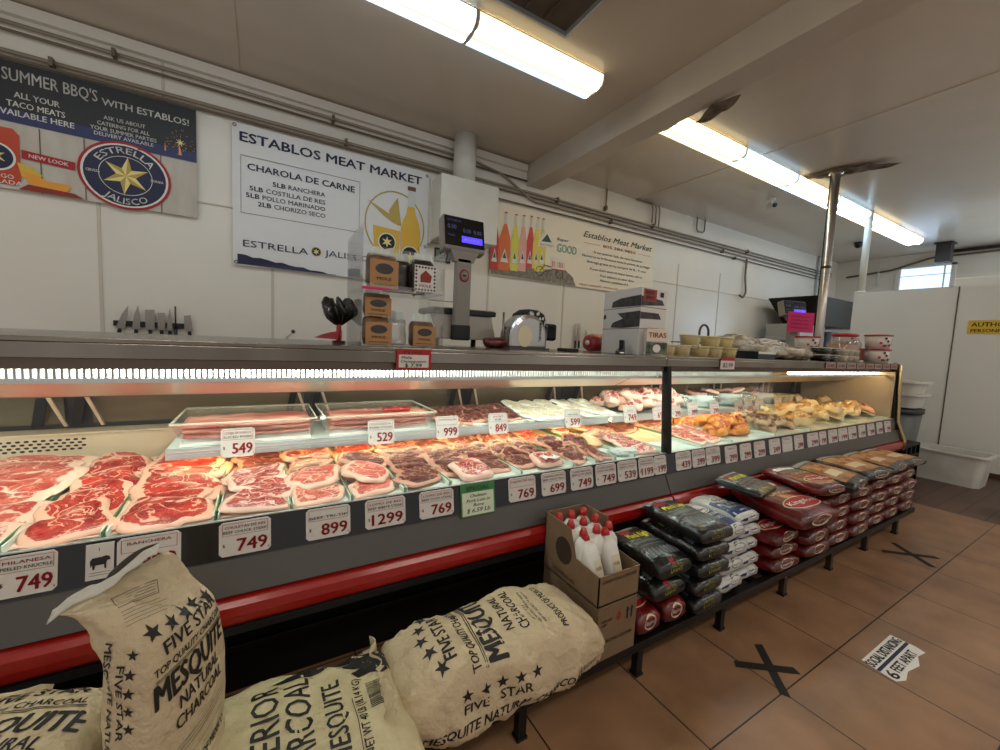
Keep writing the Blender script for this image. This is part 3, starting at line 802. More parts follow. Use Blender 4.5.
MB().tube([(0, 0, .08), (0, 0, .27)], .006, steel_d).build('rod', o); MB().tube([(0, 0, -.05), (0, 0, .08)], .013, black).build('handle', o)
o = thing('wall_hook', 'small white hook with a dark knob on the wall right of the knives', 'hook', (.20, YB, 1.40))
MB().tube([(0, 0, 0), (0, -.05, .01), (.05, -.08, .06)], .009, white).build('arm', o); MB().tube([(.045, -.077, .055), (.06, -.085, .068)], .018, black).build('knob', o)
for k, (kx, L, lb) in enumerate(((3.86, .26, 'left'), (3.93, .26, 'middle'), (4.06, .16, 'short right'))):
    o = thing('kitchen_knife', '%s knife hanging on the wall behind the red bundle' % lb, 'knife', (kx, YB - .03, 1.52), 0, 'three knives behind the red bundle')
    MB().prism([(-.02, 0), (.02, 0), (.018, L * .7), (0, L), (-.02, L * .9)], chrome, lambda u, v, w: (u, -w, v), .003).build('blade', o)
    MB().box(-.013, .013, -.012, .006, -.11, 0, black).build('handle', o, bevel=.004)

# ================================================================ DISPLAY CASES
# The case line (case, its goods and what stands on its worktop) is drawn in model units of 1.165 m with its feet at z = FEET.
UNIT, FEET = 1.165, 0.2054
before_case = set(bpy.data.objects)
def to_metres(objs):
    for o in objs:
        if o.parent is None:
            o.location = (o.location.x * UNIT, o.location.y * UNIT, (o.location.z - FEET) * UNIT)
            o.scale = tuple(c * UNIT for c in o.scale)
tube_m = emis('case_tube', (.93, 1.0, .96), CASE, (.9, .9, .9))
shelf_tube = emis('shelf_tube', (1.0, .84, .62), CASE * .55, (.9, .9, .9))
fill_tube = emis('case_fill_tube', (.95, 1.0, .94), CASE * .8, (.9, .9, .9))
tube_w = emis('case_tube_warm', (1.0, .84, .58), CASE * .8, (.9, .9, .9))
door_p = mat('rear_door_pane', (.46, .39, .28), .20, nz=(2.5, (.30, .25, .18), .25), aniso=(1, 1, 3))
perf = mat('perforated_beige', (.78, .68, .56), .5)
beige = mat('liner_beige', (.80, .70, .58), .45)
def display_case(x0, x1, label, right):
    t = thing('display_case', label, 'display case', (0, 0, 0))
    L = lambda: MB()
    e = .004
    x0 += e; x1 -= e
    # worktop
    L().box(x0, x1, 1.37, 2.42, 1.402, 1.415, steel_c).box(x0, x1, 1.37, 1.378, 1.363, 1.402, steel_c).build('worktop', t, bevel=.002)
    L().box(x0, x1, 1.395, 1.42, 1.335, 1.363, steel_b).box(x0, x1, 1.42, 2.40, 1.385, 1.402, steel_b).build('canopy', t)
    # light: tube behind a slotted white baffle
    if not right:
        L().tube([(x0, 1.468, 1.322), (x1, 1.468, 1.322)], .014, tube_m, 8).build('lamp_tube', t)
    else:
        L().tube([(x0, 1.468, 1.322), (2.95, 1.468, 1.322)], .014, tube_m, 8).tube([(3.3, 1.465, 1.322), (x1 - .1, 1.465, 1.322)], .009, tube_w, 8).build('lamp_tube', t)
    bf = L(); k = x0
    while k < (x1 if not right else 3.0):
        bf.box(k, k + .0055, 1.425, 1.45, 1.308, 1.334, white_pl); k += .0135
    bf.build('slotted_baffle', t)
    L().box(x0, x1, 1.42, 1.432, 1.296, 1.309, alu).build('lip', t, bevel=.001)
    # sloping inner canopy (bright steel)
    m = L(); m.add([(x0, 1.52, 1.385), (x1, 1.52, 1.385), (x1, 1.52, 1.318), (x0, 1.52, 1.318), (x0, 1.72, 1.222), (x1, 1.72, 1.222)], [(3, 2, 5, 4)], mat('canopy_steel', (.80, .74, .68), .28, .85))
    m.box(x0, x1, 1.715, 1.73, 1.222, 1.385, steel_b); m.build('inner_canopy', t)
    L().tube([(x0 + .02, 1.78, 1.33), (min(x1, 3.6), 1.78, 1.33)], .010, fill_tube, 8).build('added_rear_tube', t)  # extra tube added behind the canopy to brighten the upper shelf and doors
    # rear wall with sliding panes
    L().box(x0, x1, 2.20, 2.215, 1.03, 1.385, mat('door_dark', (.13, .12, .11), .35)).build('rear_frame', t)
    k = x0 + .12; i = 0
    while k < x1 - .3:
        w_ = min(.82, x1 - k - .03)
        d = L().add([(k, 2.19, 1.055), (k + w_ - .06, 2.19, 1.055), (k + w_ - .06, 2.17, 1.36), (k, 2.17, 1.36)], [(0, 1, 2, 3)], door_p).build('sliding_door', t, solid=.006)
        fm = L()
        for a in (k + .0, k + w_ - .085):
            fm.add([(a - .06, 2.165, 1.05), (a - .03, 2.165, 1.05), (a + .03, 2.12, 1.36), (a, 2.12, 1.36)], [(0, 1, 2, 3)], black_m)
            fm.add([(a + .03, 2.16, 1.05), (a + .04, 2.16, 1.05), (a - .04, 2.11, 1.30), (a - .055, 2.11, 1.30)], [(0, 1, 2, 3)], beige)
        fm.build('door_stile', d, solid=.008)
        k += w_ + .02; i += 1
    # perforated air return and beige ledge
    m = L().box(x0, x1, 2.10, 2.20, 1.025, 1.035, beige).box(x0, x1, 2.10, 2.105, .90, 1.028, beige)
    m.build('rear_liner', t)
    if not right:
        m = L()
        for r_ in range(4):
            for c_ in range(44):
                m.flat(ell(x0 + .02 + c_ * .0215 + (.0107 if r_ % 2 else 0), .975 + r_ * .012, .0075, .0045, 6), black, wall_fr(2.0995), .0)
        m.build('perforations', t)
    # deck
    L().box(x0, x1, 1.345, 2.10, .885, .897, traywhite).build('deck', t)
    # glass front
    L().add([(x0, 1.343, .905), (x1, 1.343, .905), (x1, 1.385, 1.364), (x0, 1.385, 1.364)], [(0, 1, 2, 3)], glass).build('glass_front', t)
    # price rail, grey apron, bumper
    m = L(); m.prism([(1.345, .905), (1.338, .908), (1.318, .805), (1.330, .805)], black_g, lambda u, v, w: (x0 + w, u, v), x1 - x0); m.build('price_rail', t)
    L().box(x0, x1, 1.339, 1.35, .903, .910, alu).build('rail_trim', t)
    m = L(); m.prism([(1.328, .805), (1.285, .712), (1.32, .70), (1.36, .80)], greyp, lambda u, v, w: (x0 + w, u, v), x1 - x0); m.build('apron', t)
    q = [(1.30, .708), (1.275, .705), (1.262, .690), (1.258, .665), (1.264, .64), (1.28, .626), (1.31, .62), (1.31, .708)]
    m = L(); m.prism(q, bumper, lambda u, v, w: (x0 + w, u, v), x1 - x0); m.build('bumper', t, bevel=.004)
    m = L().box(x0, x1, 1.44, 2.38, .62, .885, black_m).box(x0, x1, 1.56, 2.36, FEET, .62, black_m).box(x0, x1, 1.545, 1.56, .42, .45, greyd).box(x0, x1, 1.545, 1.56, .36, .38, black)
    m.box(x0, x1, 1.31, 1.44, .63, .70, black_m); m.build('base', t, bevel=.003)
    L().box(x0, x1, 2.37, 2.40, .48, 1.39, steel_d).build('back_panel', t)
    return t
caseL = display_case(-1.55, 1.81, 'long glass fronted meat case with red bumper, left of the dark mid post', False)
caseR = display_case(1.81, 5.12, 'far glass fronted meat case with red bumper, right of the dark mid post', True)
# mid post and end frame
m = MB(); m.prism([(1.333, .905), (1.375, .905), (1.41, 1.363), (1.375, 1.363)], black_m, lambda u, v, w: (1.825 + w, u, v), .035); m.build('mid_post', caseR, bevel=.003)
m = MB(); m.prism([(1.325, .80), (1.40, .80), (1.41, 1.363), (1.372, 1.363)], black_m, lambda u, v, w: (5.055 + w, u, v), .02)
m.build('end_stile', caseR, bevel=.002)
m = MB(); m.prism([(1.262, .62), (1.262, .70), (1.30, .80), (1.338, .92), (1.362, 1.417), (2.40, 1.417), (2.40, FEET), (1.56, FEET), (1.45, .5), (1.30, .6)], steel, lambda u, v, w: (5.12 + w, u, v), .02)
m.build('end_panel', caseR, bevel=.003)
m = MB().tube([(5.115, 1.26, .64), (5.115, 1.265, .71), (5.115, 1.325, .88), (5.115, 1.356, 1.40), (5.115, 1.40, 1.418)], .016, mat('brass_trim', (.70, .60, .44), .25, .9), 10); m.build('end_trim', caseR)
m = MB().box(5.03, 5.05, 1.36, 2.1, .90, 1.34, mat('milky_end', (.72, .69, .62), .35)); m.build('end_liner', caseR)
m = MB().box(-1.57, -1.55, 1.45, 2.4, FEET, 1.415, steel); m.build('end_panel', caseL)
m = MB().box(3.05, 3.07, 1.45, 2.1, 1.05, 1.335, acryl); m.build('divider_pane', caseR)

# upper shelf (one per case)
def shelf(x0, x1, par):
    MB().tube([(x0 + .02, 1.775, 1.003), (x1 - .02, 1.775, 1.003)], .008, shelf_tube, 8).build('shelf_lamp', par)
    m = MB().box(x0, x1, 1.745, 2.08, 1.020, 1.028, traywhite); m.build('shelf', par)
    f = MB().box(x0, x1, 1.738, 1.746, .992, 1.030, alu)
    for z in (.998, 1.006, 1.016): f.box(x0, x1, 1.734, 1.738, z, z + .003, alu)
    f.build('shelf_edge', par)
    b_ = MB(); k = x0 + .05
    while k < x1: b_.box(k, k + .008, 1.76, 2.09, .985, 1.018, alu); k += .55
    b_.build('shelf_bracket', par)
shelf(-.29, 1.80, caseL); shelf(1.83, 4.25, caseR)

# ---------------------------------------------------------------- price tags
def price_tag(x0, x1, zt, zb, y, lean, price, top1, top2, label, group, red_line=True, rz=0):
    t = thing('price_tag', label, 'price tag', (x0, y, zb), 0, group)
    w_ = x1 - x0; h = zt - zb
    def g(u, v, w): return (u, -w + (v / h) * lean, v)
    c = .008
    MB().prism([(c, 0), (w_ - c, 0), (w_, c), (w_, h - c), (w_ - c, h), (c, h), (0, h - c), (0, c)], tagw, lambda u, v, w: g(u, v, -.002 + w), .002).build('card', t)
    m = MB()
    if top1: text(m, top1, w_ * .5, h * .80, h * .085, tagr, g, min(w_ * .78, .012 * len(top1) * h / .1), .0015, .02, align='C')
    if top2: text(m, top2, w_ * .5, h * .66, h * .085, MATS['leaf_green'] if red_line else ink, g, min(w_ * .84, .012 * len(top2) * h / .1), .0015, .02, align='C')
    for r_ in (rect(w_ * .06, h * .60, w_ * .94, h * .61), rect(w_ * .06, h * .94, w_ * .94, h * .95), rect(w_ * .06, h * .60, w_ * .07, h * .95), rect(w_ * .93, h * .60, w_ * .94, h * .95)): m.flat(r_, tagr, g, .0012)
    if price:
        n_ = len(price)
        text(m, price, w_ * .92, h * .12, h * .38, tagr, g, w_ * (.58 if n_ == 3 else .76), .0015, .045, align='R')
        text(m, '$', w_ * .07, h * .28, h * .10, ink, g, None, .0015); m.flat(rect(w_ * .94, h * .10, w_ * .965, h * .14), tagr, g, .0015)
    m.build('print', t)
    return t
LT = [(-.528, -.427, '749', 'MILANESA', 'PEELED KNUCKLE', 'large 749 milanesa price tag at the left end of the black rail'),
      None,
      (-.321, -.192, '999', 'RANCHERA', '', 'ranchera price tag on the black rail, half hidden by the open charcoal sack'),
      (-.108, .019, '749', 'CHULETAS DE RES', 'BEEF CHUCK STEAK', '749 chuletas de res beef chuck steak price tag on the black rail'),
      (.113, .243, '899', '', 'BEEF TRI-TIP', '899 beef tri-tip price tag on the black rail'),
      (.290, .425, '1299', 'LOMO DE RES', 'BEEF RIBEYE STEAK', '1299 price tag on the black rail left of the 769 tag'),
      (.476, .607, '769', 'LOMO DE RES', 'BEEF CLOD STEAK', '769 price tag on the black rail left of the green special card'),
      None,
      (.846, .978, '769', 'FAJITAS DE RES', '', '769 price tag on the black rail right of the green special card'),
      (1.009, 1.139, '699', 'DIEZMILLO DE RES', 'BEEF CHUCK MEAT', '699 price tag on the black rail above the bottle carton'),
      (1.167, 1.298, '749', 'CARNE PARA ASAR', 'BEEF CLOD STEAK', '749 price tag on the black rail right of the 699 tag'),
      (1.316, 1.445, '749', 'CARNE MOLIDA', 'GROUND BEEF', '749 price tag under the narrow tray with orange paper'),
      (1.458, 1.589, '539', 'CARNE DE RES', 'BEEF STEW', '539 price tag on the black rail'),
      (1.604, 1.715, '1199', 'ARRACHERA', 'MARINADA', '1199 price tag on the black rail left of the mid post'),
      (1.718, 1.810, '199', 'TRIPA', '', '199 price tag touching the mid post on its left'),
      (1.89, 2.018, '439', 'CHULETA', 'DE PUERCO', '439 price tag on the black rail, first right of the mid post'),
      (2.03, 2.147, '399', 'COSTILLA', 'DE PUERCO', '399 price tag on the black rail, second right of the mid post'),
      (2.156, 2.29, '399', 'CARNE', 'DE PUERCO', '399 price tag on the black rail, third right of the mid post')]
for e in LT:
    if e: price_tag(e[0], e[1], .905, .812, 1.3175, .016, e[2], e[3], e[4], e[5], 'price tags on the black rail')
far = [(2.34, 2.465, '299'), (2.497, 2.62, '299'), (2.654, 2.784, '299'), (2.834, 2.974, '249'), (3.0, 3.136, ''), (3.164, 3.293, '299'), (3.352, 3.523, '299'), (3.539, 3.653, '199'), (3.686, 3.842, '299'),
       (3.86, 4.024, '199'), (4.043, 4.198, '299'), (4.238, 4.381, '199'), (4.423, 4.575, '299'), (4.62, 4.757, '199'), (4.804, 4.949, '299')]
ordn = ['first', 'second', 'third', 'fourth', 'fifth', 'sixth', 'seventh', 'eighth', 'ninth', 'tenth', 'eleventh', 'twelfth', 'thirteenth', 'fourteenth', 'fifteenth', 'sixteenth', 'seventeenth', 'eighteenth']
for k, (a, b2, p) in enumerate(far):
    price_tag(a, b2, .897, .800, 1.3165, .016, p, 'POLLO' if k % 2 else 'PUERCO', '', 'faded tag on the far case rail, %s after the joined 439 and 399 tags' % ordn[k], 'faded price tags on the far case rail')
# cow card and green special
t = thing('cow_card', 'small white card with a black cow picture on the rail left of the ranchera tag', 'sign card', (-.378, 1.317, .818))
g = lambda u, v, w: (u, -w + v * .17, v)
MB().prism(rect(0, 0, .052, .085), tagw, lambda u, v, w: g(u, v, w - .002), .002).build('card', t)
m = MB(); cow = [(.008, .045), (.012, .052), (.030, .053), (.038, .055), (.044, .052), (.046, .044), (.040, .043), (.038, .036), (.038, .024), (.035, .024), (.034, .034), (.018, .034), (.016, .024), (.013, .024), (.012, .036), (.009, .030)]
m.flat(cow, ink, g, .001); text(m, '1', .024, .068, .008, ink, g, None, .001)
for zz in (.010, .016): m.flat(rect(.006, zz, .046, zz + .001), ink_soft, g, .001)
m.build('cow_picture', t)
t = thing('special_card', 'green bordered handwritten SPECIAL card reading $6.59 on the black rail', 'sign card', (.635, 1.312, .790))
MB().prism(rect(0, 0, .146, .118), mat('special_green', (.25, .50, .28), .5), lambda u, v, w: g(u, v, w - .002), .002).build('card', t)
m = MB(); m.flat(rect(.006, .004, .140, .088), mat('special_paper', (.84, .88, .78), .5), g, .0008)
text(m, 'SPECIAL', .073, .095, .015, MATS['leaf_green'], g, .10, .0012, .03, align='C')
for s_, zz, hh, ww in (('Chuleton', .070, .012, .07), ('Pork Loin in', .052, .012, .10), ('Bone', .036, .011, .045), ('$ 6.59 Lb', .014, .016, .10)):
    text(m, s_, .073, zz, hh, ink, g, ww, .0015, .02, shear=.25, align='C')
m.build('handwriting', t)
# tags on the upper shelf edge
UT = [(-.133, -.027, '549', 'LONJA DE PUERCO', 'SLICED PORK', '549 tag clipped in front of the first clear tray'), (.385, .498, '529', 'CHULETA', 'PORK STEAK', '529 tag clipped in front of the second clear tray'),
      (.692, .807, '999', 'COSTILLA', '', '999 tag on the shelf edge right of the second clear tray'), (.972, 1.083, '849', 'SHORT', 'RIB', '849 tag on the shelf edge before the stacked brown slices'),
      (1.459, 1.577, '599', '', 'MENUDO', '599 tag on the shelf edge before the pale flat pieces'), (1.926, 2.044, '749', '', 'PATA', '749 tag on the shelf edge seen just left of the mid post'),
      (2.194, 2.326, '699', 'LENGUA', '', '699 slanted tag on the shelf edge beside the mid post')]
for e in UT: price_tag(e[0], e[1], 1.090, .988, 1.728, .02, e[2], e[3], e[4], e[5], 'tags on the upper shelf edge')
for k, (a, b2) in enumerate(((2.386, 2.482), (2.56, 2.675), (2.816, 2.929), (3.137, 3.25), (3.276, 3.394), (3.436, 3.56), (3.733, 3.851), (4.112, 4.223))):
    price_tag(a, b2, 1.087, .990, 1.728, .02, '399' if k % 2 else '299', 'POLLO', '', 'blurry shelf edge tag in the far case, %s right of the mid post' % ordn[k], 'tags on the far case shelf edge')

# ---------------------------------------------------------------- meat
def slice_mesh(seed, w, l, t, m, lump=.25):
    """thin cut of meat: rounded irregular outline, domed top; uv = disc coordinates"""
    rnd = random.Random(seed); nr, ns = 6, 26
    ph = [rnd.uniform(0, 6.28) for _ in range(5)]; am = [rnd.uniform(.03, lump / (k + 1.6)) for k in range(5)]
    def R(q): return 1 + sum(am[k] * math.sin((k + 1) * q + ph[k]) for k in range(5))
    vs = [(0, 0, t)]; uv = [(0, 0)]; fs = []
    for i in range(1, nr + 1):
        f_ = i / nr
        for k in range(ns):
            q = 2 * PI * k / ns; c, s = math.cos(q), math.sin(q)
            e = .62
            x = math.copysign(abs(c) ** e, c) * f_ * R(q) * w / 2; y_ = math.copysign(abs(s) ** e, s) * f_ * R(q) * l / 2
            z = t * (math.sqrt(max(0, 1 - f_ ** 4)) * .8 + .2) + t * .6 * noise.noise(V((x * (28 if w < .9 else 3.5), y_ * (28 if w < .9 else 3.5), seed))) * (1 - f_ * .5)
            vs.append((x, y_, max(z, .001))); uv.append((f_ * c, f_ * s))
    for k in range(ns): fs.append((0, 1 + k, 1 + (k + 1) % ns))
    for i in range(nr - 1):
        for k in range(ns):
            a = 1 + i * ns + k; b2 = 1 + i * ns + (k + 1) % ns
            fs.append((a, a + ns, b2 + ns, b2))
    o = 1 + (nr - 1) * ns; n0 = len(vs)
    for k in range(ns):
        v = vs[o + k]; vs.append((v[0] * .97, v[1] * .97, 0)); uv.append(uv[o + k])
    for k in range(ns): fs.append((o + k, n0 + k, n0 + (k + 1) % ns, o + (k + 1) % ns))
    fs.append(tuple(n0 + k for k in range(ns))[::-1])
    mb = MB(); mb.add(vs, fs, m, True, uv=uv)
    return mb.mesh('meat_slice')
def put(me, name, loc, rot, label, cat, group, scale=(1, 1, 1)):
    o = bpy.data.objects.new(name, me); COL.objects.link(o); o.location = loc; o.rotation_euler = rot; o.scale = scale
    return tag(o, label, cat, group)
rnd = random.Random(21)
mat('pink_paper', (.95, .80, .72), .55)
# trays: x0, x1, liner, [(mat, y0, y1, count, w factor, l)], description, name of the cut, object name
def tray(x0, x1, desc, paper=True, y1=2.06):
    t = thing('meat_tray', desc, 'tray', (x0, 1.352, .898), 0, 'trays on the lower deck of the meat case')
    w_ = x1 - x0 - .006; d = y1 - 1.352
    MB().box(0, w_, 0, d, 0, .006, traywhite).box(0, .003, 0, d, 0, .026, traywhite).box(w_ - .003, w_, 0, d, 0, .026, traywhite).box(0, w_, 0, .003, 0, .008, traywhite).box(0, w_, d - .003, d, 0, .03, traywhite).build('pan', t)
    if paper:
        def f(a, b2):
            x = .004 + (w_ - .008) * a; y = d * (.30 if paper != 'pink' else .02) + (d * (.69 if paper != 'pink' else .97)) * b2
            return (x, y, .009 + .05 * max(0, b2 - .35) ** 1.3 + .006 * noise.noise(V((x * 20, y * 9, x0))))
        MB().grid(f, 8, 12, peach if paper != 'pink' else MATS['pink_paper']).build('paper_liner', t)
    MB().prism([(0, .0), (d, .0), (d, .045), (d * .5, .040), (0, .026)], green, lambda u, v, w: (w_ + .0005 + w, u, v), .003).build('green_divider', t)
    return t
def shingle(x0, x1, y0, y1, n, m, lab, grp, wf=1.07, l=.2, t=.009, cols=1, seed=0, z=.915, name='meat_slice', tilt=.16, cat='meat', rise=.03):
    vars_ = [slice_mesh(seed * 10 + k, 1, 1, 1, m, .42) for k in range(3)]
    for c_ in range(cols):
        wx = (x1 - x0) / cols
        for k in range(n):
            f_ = k / max(1, n - 1)
            y = y0 + (y1 - y0) * f_
            put(vars_[(k + c_) % 3], name, (x0 + wx * (c_ + .5) + rnd.uniform(-.008, .008), y, z + rise * f_ + rnd.uniform(0, .004)), (-tilt if False else tilt, rnd.uniform(-.10, .10), rnd.uniform(-.4, .4)),
                (lab + ', ' + (['front one'] + [ordn[j] + ' from the front' for j in range(1, 12)])[k]) if cols == 1 else lab, cat, grp, (wx * wf, l * rnd.uniform(.9, 1.1), t * 2))
T = [(-.82, -.53, 'pink', 'white tray of pink steaks at the left edge of the frame', [(meat_pink, 1.44, 1.95, 7, .20, 1, 'pink marbled steak in the leftmost tray of the case')]),
     (-.527, -.35, 'pink', 'white tray of large bright red steaks above the 749 milanesa tag', [(meat_red, 1.44, 1.94, 6, .20, 1, 'large bright red steak in the tray above the milanesa tag')]),
     (-.347, -.115, 'pink', 'white tray of thin red steaks above the ranchera tag', [(meat_red, 1.43, 1.97, 9, .16, 1, 'thin red streaked steak in the tray above the ranchera tag')]),
     (-.112, .076, 'pink', 'tray of marbled chuck steaks above the 749 chuletas tag', [(meat_marb, 1.42, 1.60, 4, .13, 1, 'wrapped grey red chuck steak at the front of the chuletas tray'), (meat_dark, 1.66, 1.95, 4, .16, 1, 'browned chuck steak at the back of the chuletas tray')]),
     (.079, .255, True, 'narrow tray of pale pink meat above the 899 tri-tip tag', [(meat_pink, 1.42, 1.52, 2, .15, 1, 'pale pink slice at the front of the tri-tip tray'), (meat_dark, 1.58, 1.78, 3, .14, 1, 'dark slice in the middle of the tri-tip tray')]),
     (.258, .434, True, 'narrow tray of layered red slices above the 1299 tag', [(meat_pink, 1.42, 1.48, 2, .13, 1, 'pink slice at the front of the tray above the 1299 tag'), (meat_dark, 1.54, 1.68, 3, .13, 1, 'dark brown slice in the tray above the 1299 tag'), (meat_red, 1.74, 1.92, 4, .13, 1, 'orange red slice at the back above the 1299 tag')]),
     (.437, .605, True, 'narrow tray of dark chopped beef above the first 769 tag', [(meat_dark, 1.42, 1.80, 9, .11, 1, 'dark rough beef piece in the tray above the first 769 tag')]),
     (.608, .925, True, 'wide tray with dark steaks and a round marbled steak above the green special card', [(meat_dark, 1.48, 1.86, 6, .14, 2, 'dark folded steak in the tray above the green special card')]),
     (.928, 1.205, True, 'wide tray of dark steaks above the second 769 tag', [(meat_dark, 1.48, 1.88, 6, .14, 2, 'dark steak in the tray above the second 769 and 699 tags')]),
     (1.208, 1.342, True, 'narrow tray of red meat strips above the tag right of 699', [(meat_dark, 1.44, 1.66, 4, .12, 1, 'dark meat strip in the tray right of 699'), (meat_red, 1.72, 1.95, 4, .11, 1, 'red meat strip at the back right of the 699 tag')]),
     (1.345, 1.466, True, 'narrow half empty tray of dark meat with orange paper left of the 539 tag', [(meat_dark, 1.42, 1.62, 4, .12, 1, 'dark slice in the half empty tray left of 539')]),
     (1.469, 1.60, True, 'tray with folded orange paper and clear film above the 539 tag', [(meat_marb, 1.78, 1.90, 3, .08, 1, 'small red and white piece behind the folded orange paper')]),
     (1.603, 1.80, True, 'tray of brown red meat above the 1199 tag left of the mid post', [(meat_marb, 1.43, 1.56, 3, .12, 1, 'pink marbled piece in the tray above the 1199 tag'), (meat_dark, 1.60, 1.80, 4, .12, 1, 'dark piece at the back above the 1199 tag')]),
     (1.86, 2.15, True, 'nearly empty tray right behind the mid post', [(meat_dark, 1.80, 1.98, 3, .12, 1, 'dark red piece in the tray behind the mid post')]),
     (2.153, 2.45, True, 'tray of pinkish pork pieces right of the nearly empty tray', [(meat_pink, 1.44, 1.62, 4, .10, 2, 'pinkish white pork piece at the front of the first pork tray'), (meat_dark, 1.68, 1.92, 4, .12, 1, 'dark piece at the back of the first pork tray')])]
for k, (x0, x1, pp, desc, L_) in enumerate(T):
    tray(x0, x1, desc, pp)
    for (m, y0, y1, n, l, c_, lb) in L_:
        shingle(x0 + .006, x1 - .012, y0, y1, n, m, lb, lb.replace(' steak', ' steaks').split(' in the')[0] + ' group ' + str(k), l=l, cols=c_, seed=k * 3 + n)
# round marbled steaks with a paper label
rs = slice_mesh(501, 1, 1, 1, meat_marb, .12)
put(rs, 'round_steak', (.73, 1.43, .925), (.25, 0, .2), 'round bright marbled steak at the front of the tray above the green special card', 'meat', None, (.17, .15, .026))
rs2 = slice_mesh(502, 1, 1, 1, meat_marb, .12)
put(rs2, 'round_steak', (1.10, 1.43, .925), (.2, 0, 0), 'round bright steak with a white label above the 699 tag', 'meat', None, (.14, .13, .026))
tag(MB().grid(lambda a, b2: (1.06 + .08 * a, 1.375 + .05 * b2, .952 + .004 * math.sin(a * 7)), 6, 4, white).build('paper_label', solid=.001), 'white paper label lying on the round steak above the 699 tag', 'label')
# orange paper fold + film
def fold(x, y, sx, sy, sz, label, m=peach, name='butcher_paper'):
    def f(a, b2): return (x + sx * (a - .5), y + sy * (b2 - .5), .92 + sz * math.sin(PI * min(1, b2 * 1.2)) * (.8 + .2 * math.sin(a * 5)))
    tag(MB().grid(f, 10, 14, m).build(name, solid=.001), label, 'paper')
fold(1.55, 1.66, .10, .20, .045, 'folded flap of orange butcher paper in the tray above the 539 tag')
def crumple(cx, cy, cz, sx, sy, sz, m, label, cat, name, seed, rz=0.0, group=None, amp=.35, fr_=2.6):
    mb = MB()
    def f(a, b2):
        q = 2 * PI * a; p = PI * (b2 - .5)
        d = V((math.cos(p) * math.cos(q), math.cos(p) * math.sin(q), math.sin(p)))
        r = 1 + amp * noise.noise(d * fr_ + V((seed, seed * 2, 0))) + amp * .4 * noise.noise(d * fr_ * 3 + V((seed, 0, 5)))
        e = .75
        d = V([math.copysign(abs(c) ** e, c) for c in d])
        return (d.x * r * sx / 2, d.y * r * sy / 2, max(-.5, d.z * r * .5) * sz + sz / 2)
    mb.grid(f, 26, 16, m, True, True)
    o = mb.build(name, loc=(cx, cy, cz)); o.rotation_euler = (0, 0, rz)
    return tag(o, label, cat, group)
crumple(1.60, 1.43, .905, .16, .10, .03, cloth_p, 'crumpled clear film at the front of the tray above the 539 tag', 'plastic film', 'plastic_film', 4)

# chicken and marinated trays in the far case
def pile(x0, x1, y0, y1, n, m, sz, lab, grp, z=.915, h=.05, seed=0, name='meat_piece', cat='meat'):
    vs = [slice_mesh(900 + seed * 5 + k, 1, 1, 1, m, .5) for k in range(4)]
    r_ = random.Random(seed)
    for k in range(n):
        lay = k / n
        s_ = sz * r_.uniform(.8, 1.25)
        put(vs[k % 4], name, (x0 + (x1 - x0) * r_.random(), y0 + (y1 - y0) * r_.random(), z + h * lay), (r_.uniform(-.4, .5), r_.uniform(-.4, .4), r_.uniform(0, 6.28)), lab, cat, grp, (s_, s_ * .75, s_ * .45))
tray(2.455, 2.95, 'wide tray of orange marinated meat in the far case', False)
pile(2.50, 2.92, 1.46, 2.0, 46, meat_orange, .10, 'orange marinated meat piece heaped in the wide tray of the far case', 'orange marinated meat pieces', seed=1)
tray(2.955, 3.45, 'tray of tan marinated chicken beyond the orange meat', False)
pile(3.0, 3.42, 1.46, 2.0, 36, meat_brown, .10, 'tan marinated chicken piece beyond the orange meat', 'tan marinated chicken pieces', seed=2)
tray(3.455, 4.25, 'long tray of golden pieces near the far end of the case', False)
pile(3.50, 4.22, 1.46, 2.0, 44, meat_gold, .14, 'golden piece heaped in the long tray near the far case end', 'golden pieces in the long tray', seed=3, h=.085)
tray(4.255, 4.98, 'last tray at the far end of the case with pale curls and red meat', False)
pile(4.30, 4.95, 1.50, 2.04, 34, meat_gold, .12, 'pale curly piece in the last tray of the case', 'pale curly pieces in the last tray', seed=4, h=.07)
pile(4.75, 4.97, 1.44, 1.75, 7, meat_red, .09, 'red piece at the end of the last tray', 'red pieces in the last tray', seed=5, z=.95, h=.03)

# clear trays with long pork slabs on the upper shelf
def slab(x0, x1, y, z, t, m, lab, grp, seed, w=.22):
    def f(a, b2):
        q = 2 * PI * b2
        cy = math.copysign(abs(math.cos(q)) ** .6, math.cos(q)) * w / 2; cz = math.copysign(abs(math.sin(q)) ** .6, math.sin(q)) * t / 2
        k = .9 + .1 * math.sin(PI * a)
        nn = .004 * noise.noise(V((a * 9, seed, b2 * 2)))
        return (x0 + (x1 - x0) * a, y + cy * k + nn, z + t / 2 + cz * k + nn)
    mb = MB(); mb.grid(f, 24, 16, m); mb.f.append(tuple(25 * j for j in range(16))); mb.m.append(0); mb.sm.append(False); mb.f.append(tuple(25 * j + 24 for j in range(16))[::-1]); mb.m.append(0); mb.sm.append(False)
    o = mb.build('pork_slab'); tag(o, lab, 'meat', grp)
stripe = mat('pork_slab', (.93, .66, .56), .35, coat=.4, nz=(14, (.72, .30, .26), .12), aniso=(.25, 1, 6))
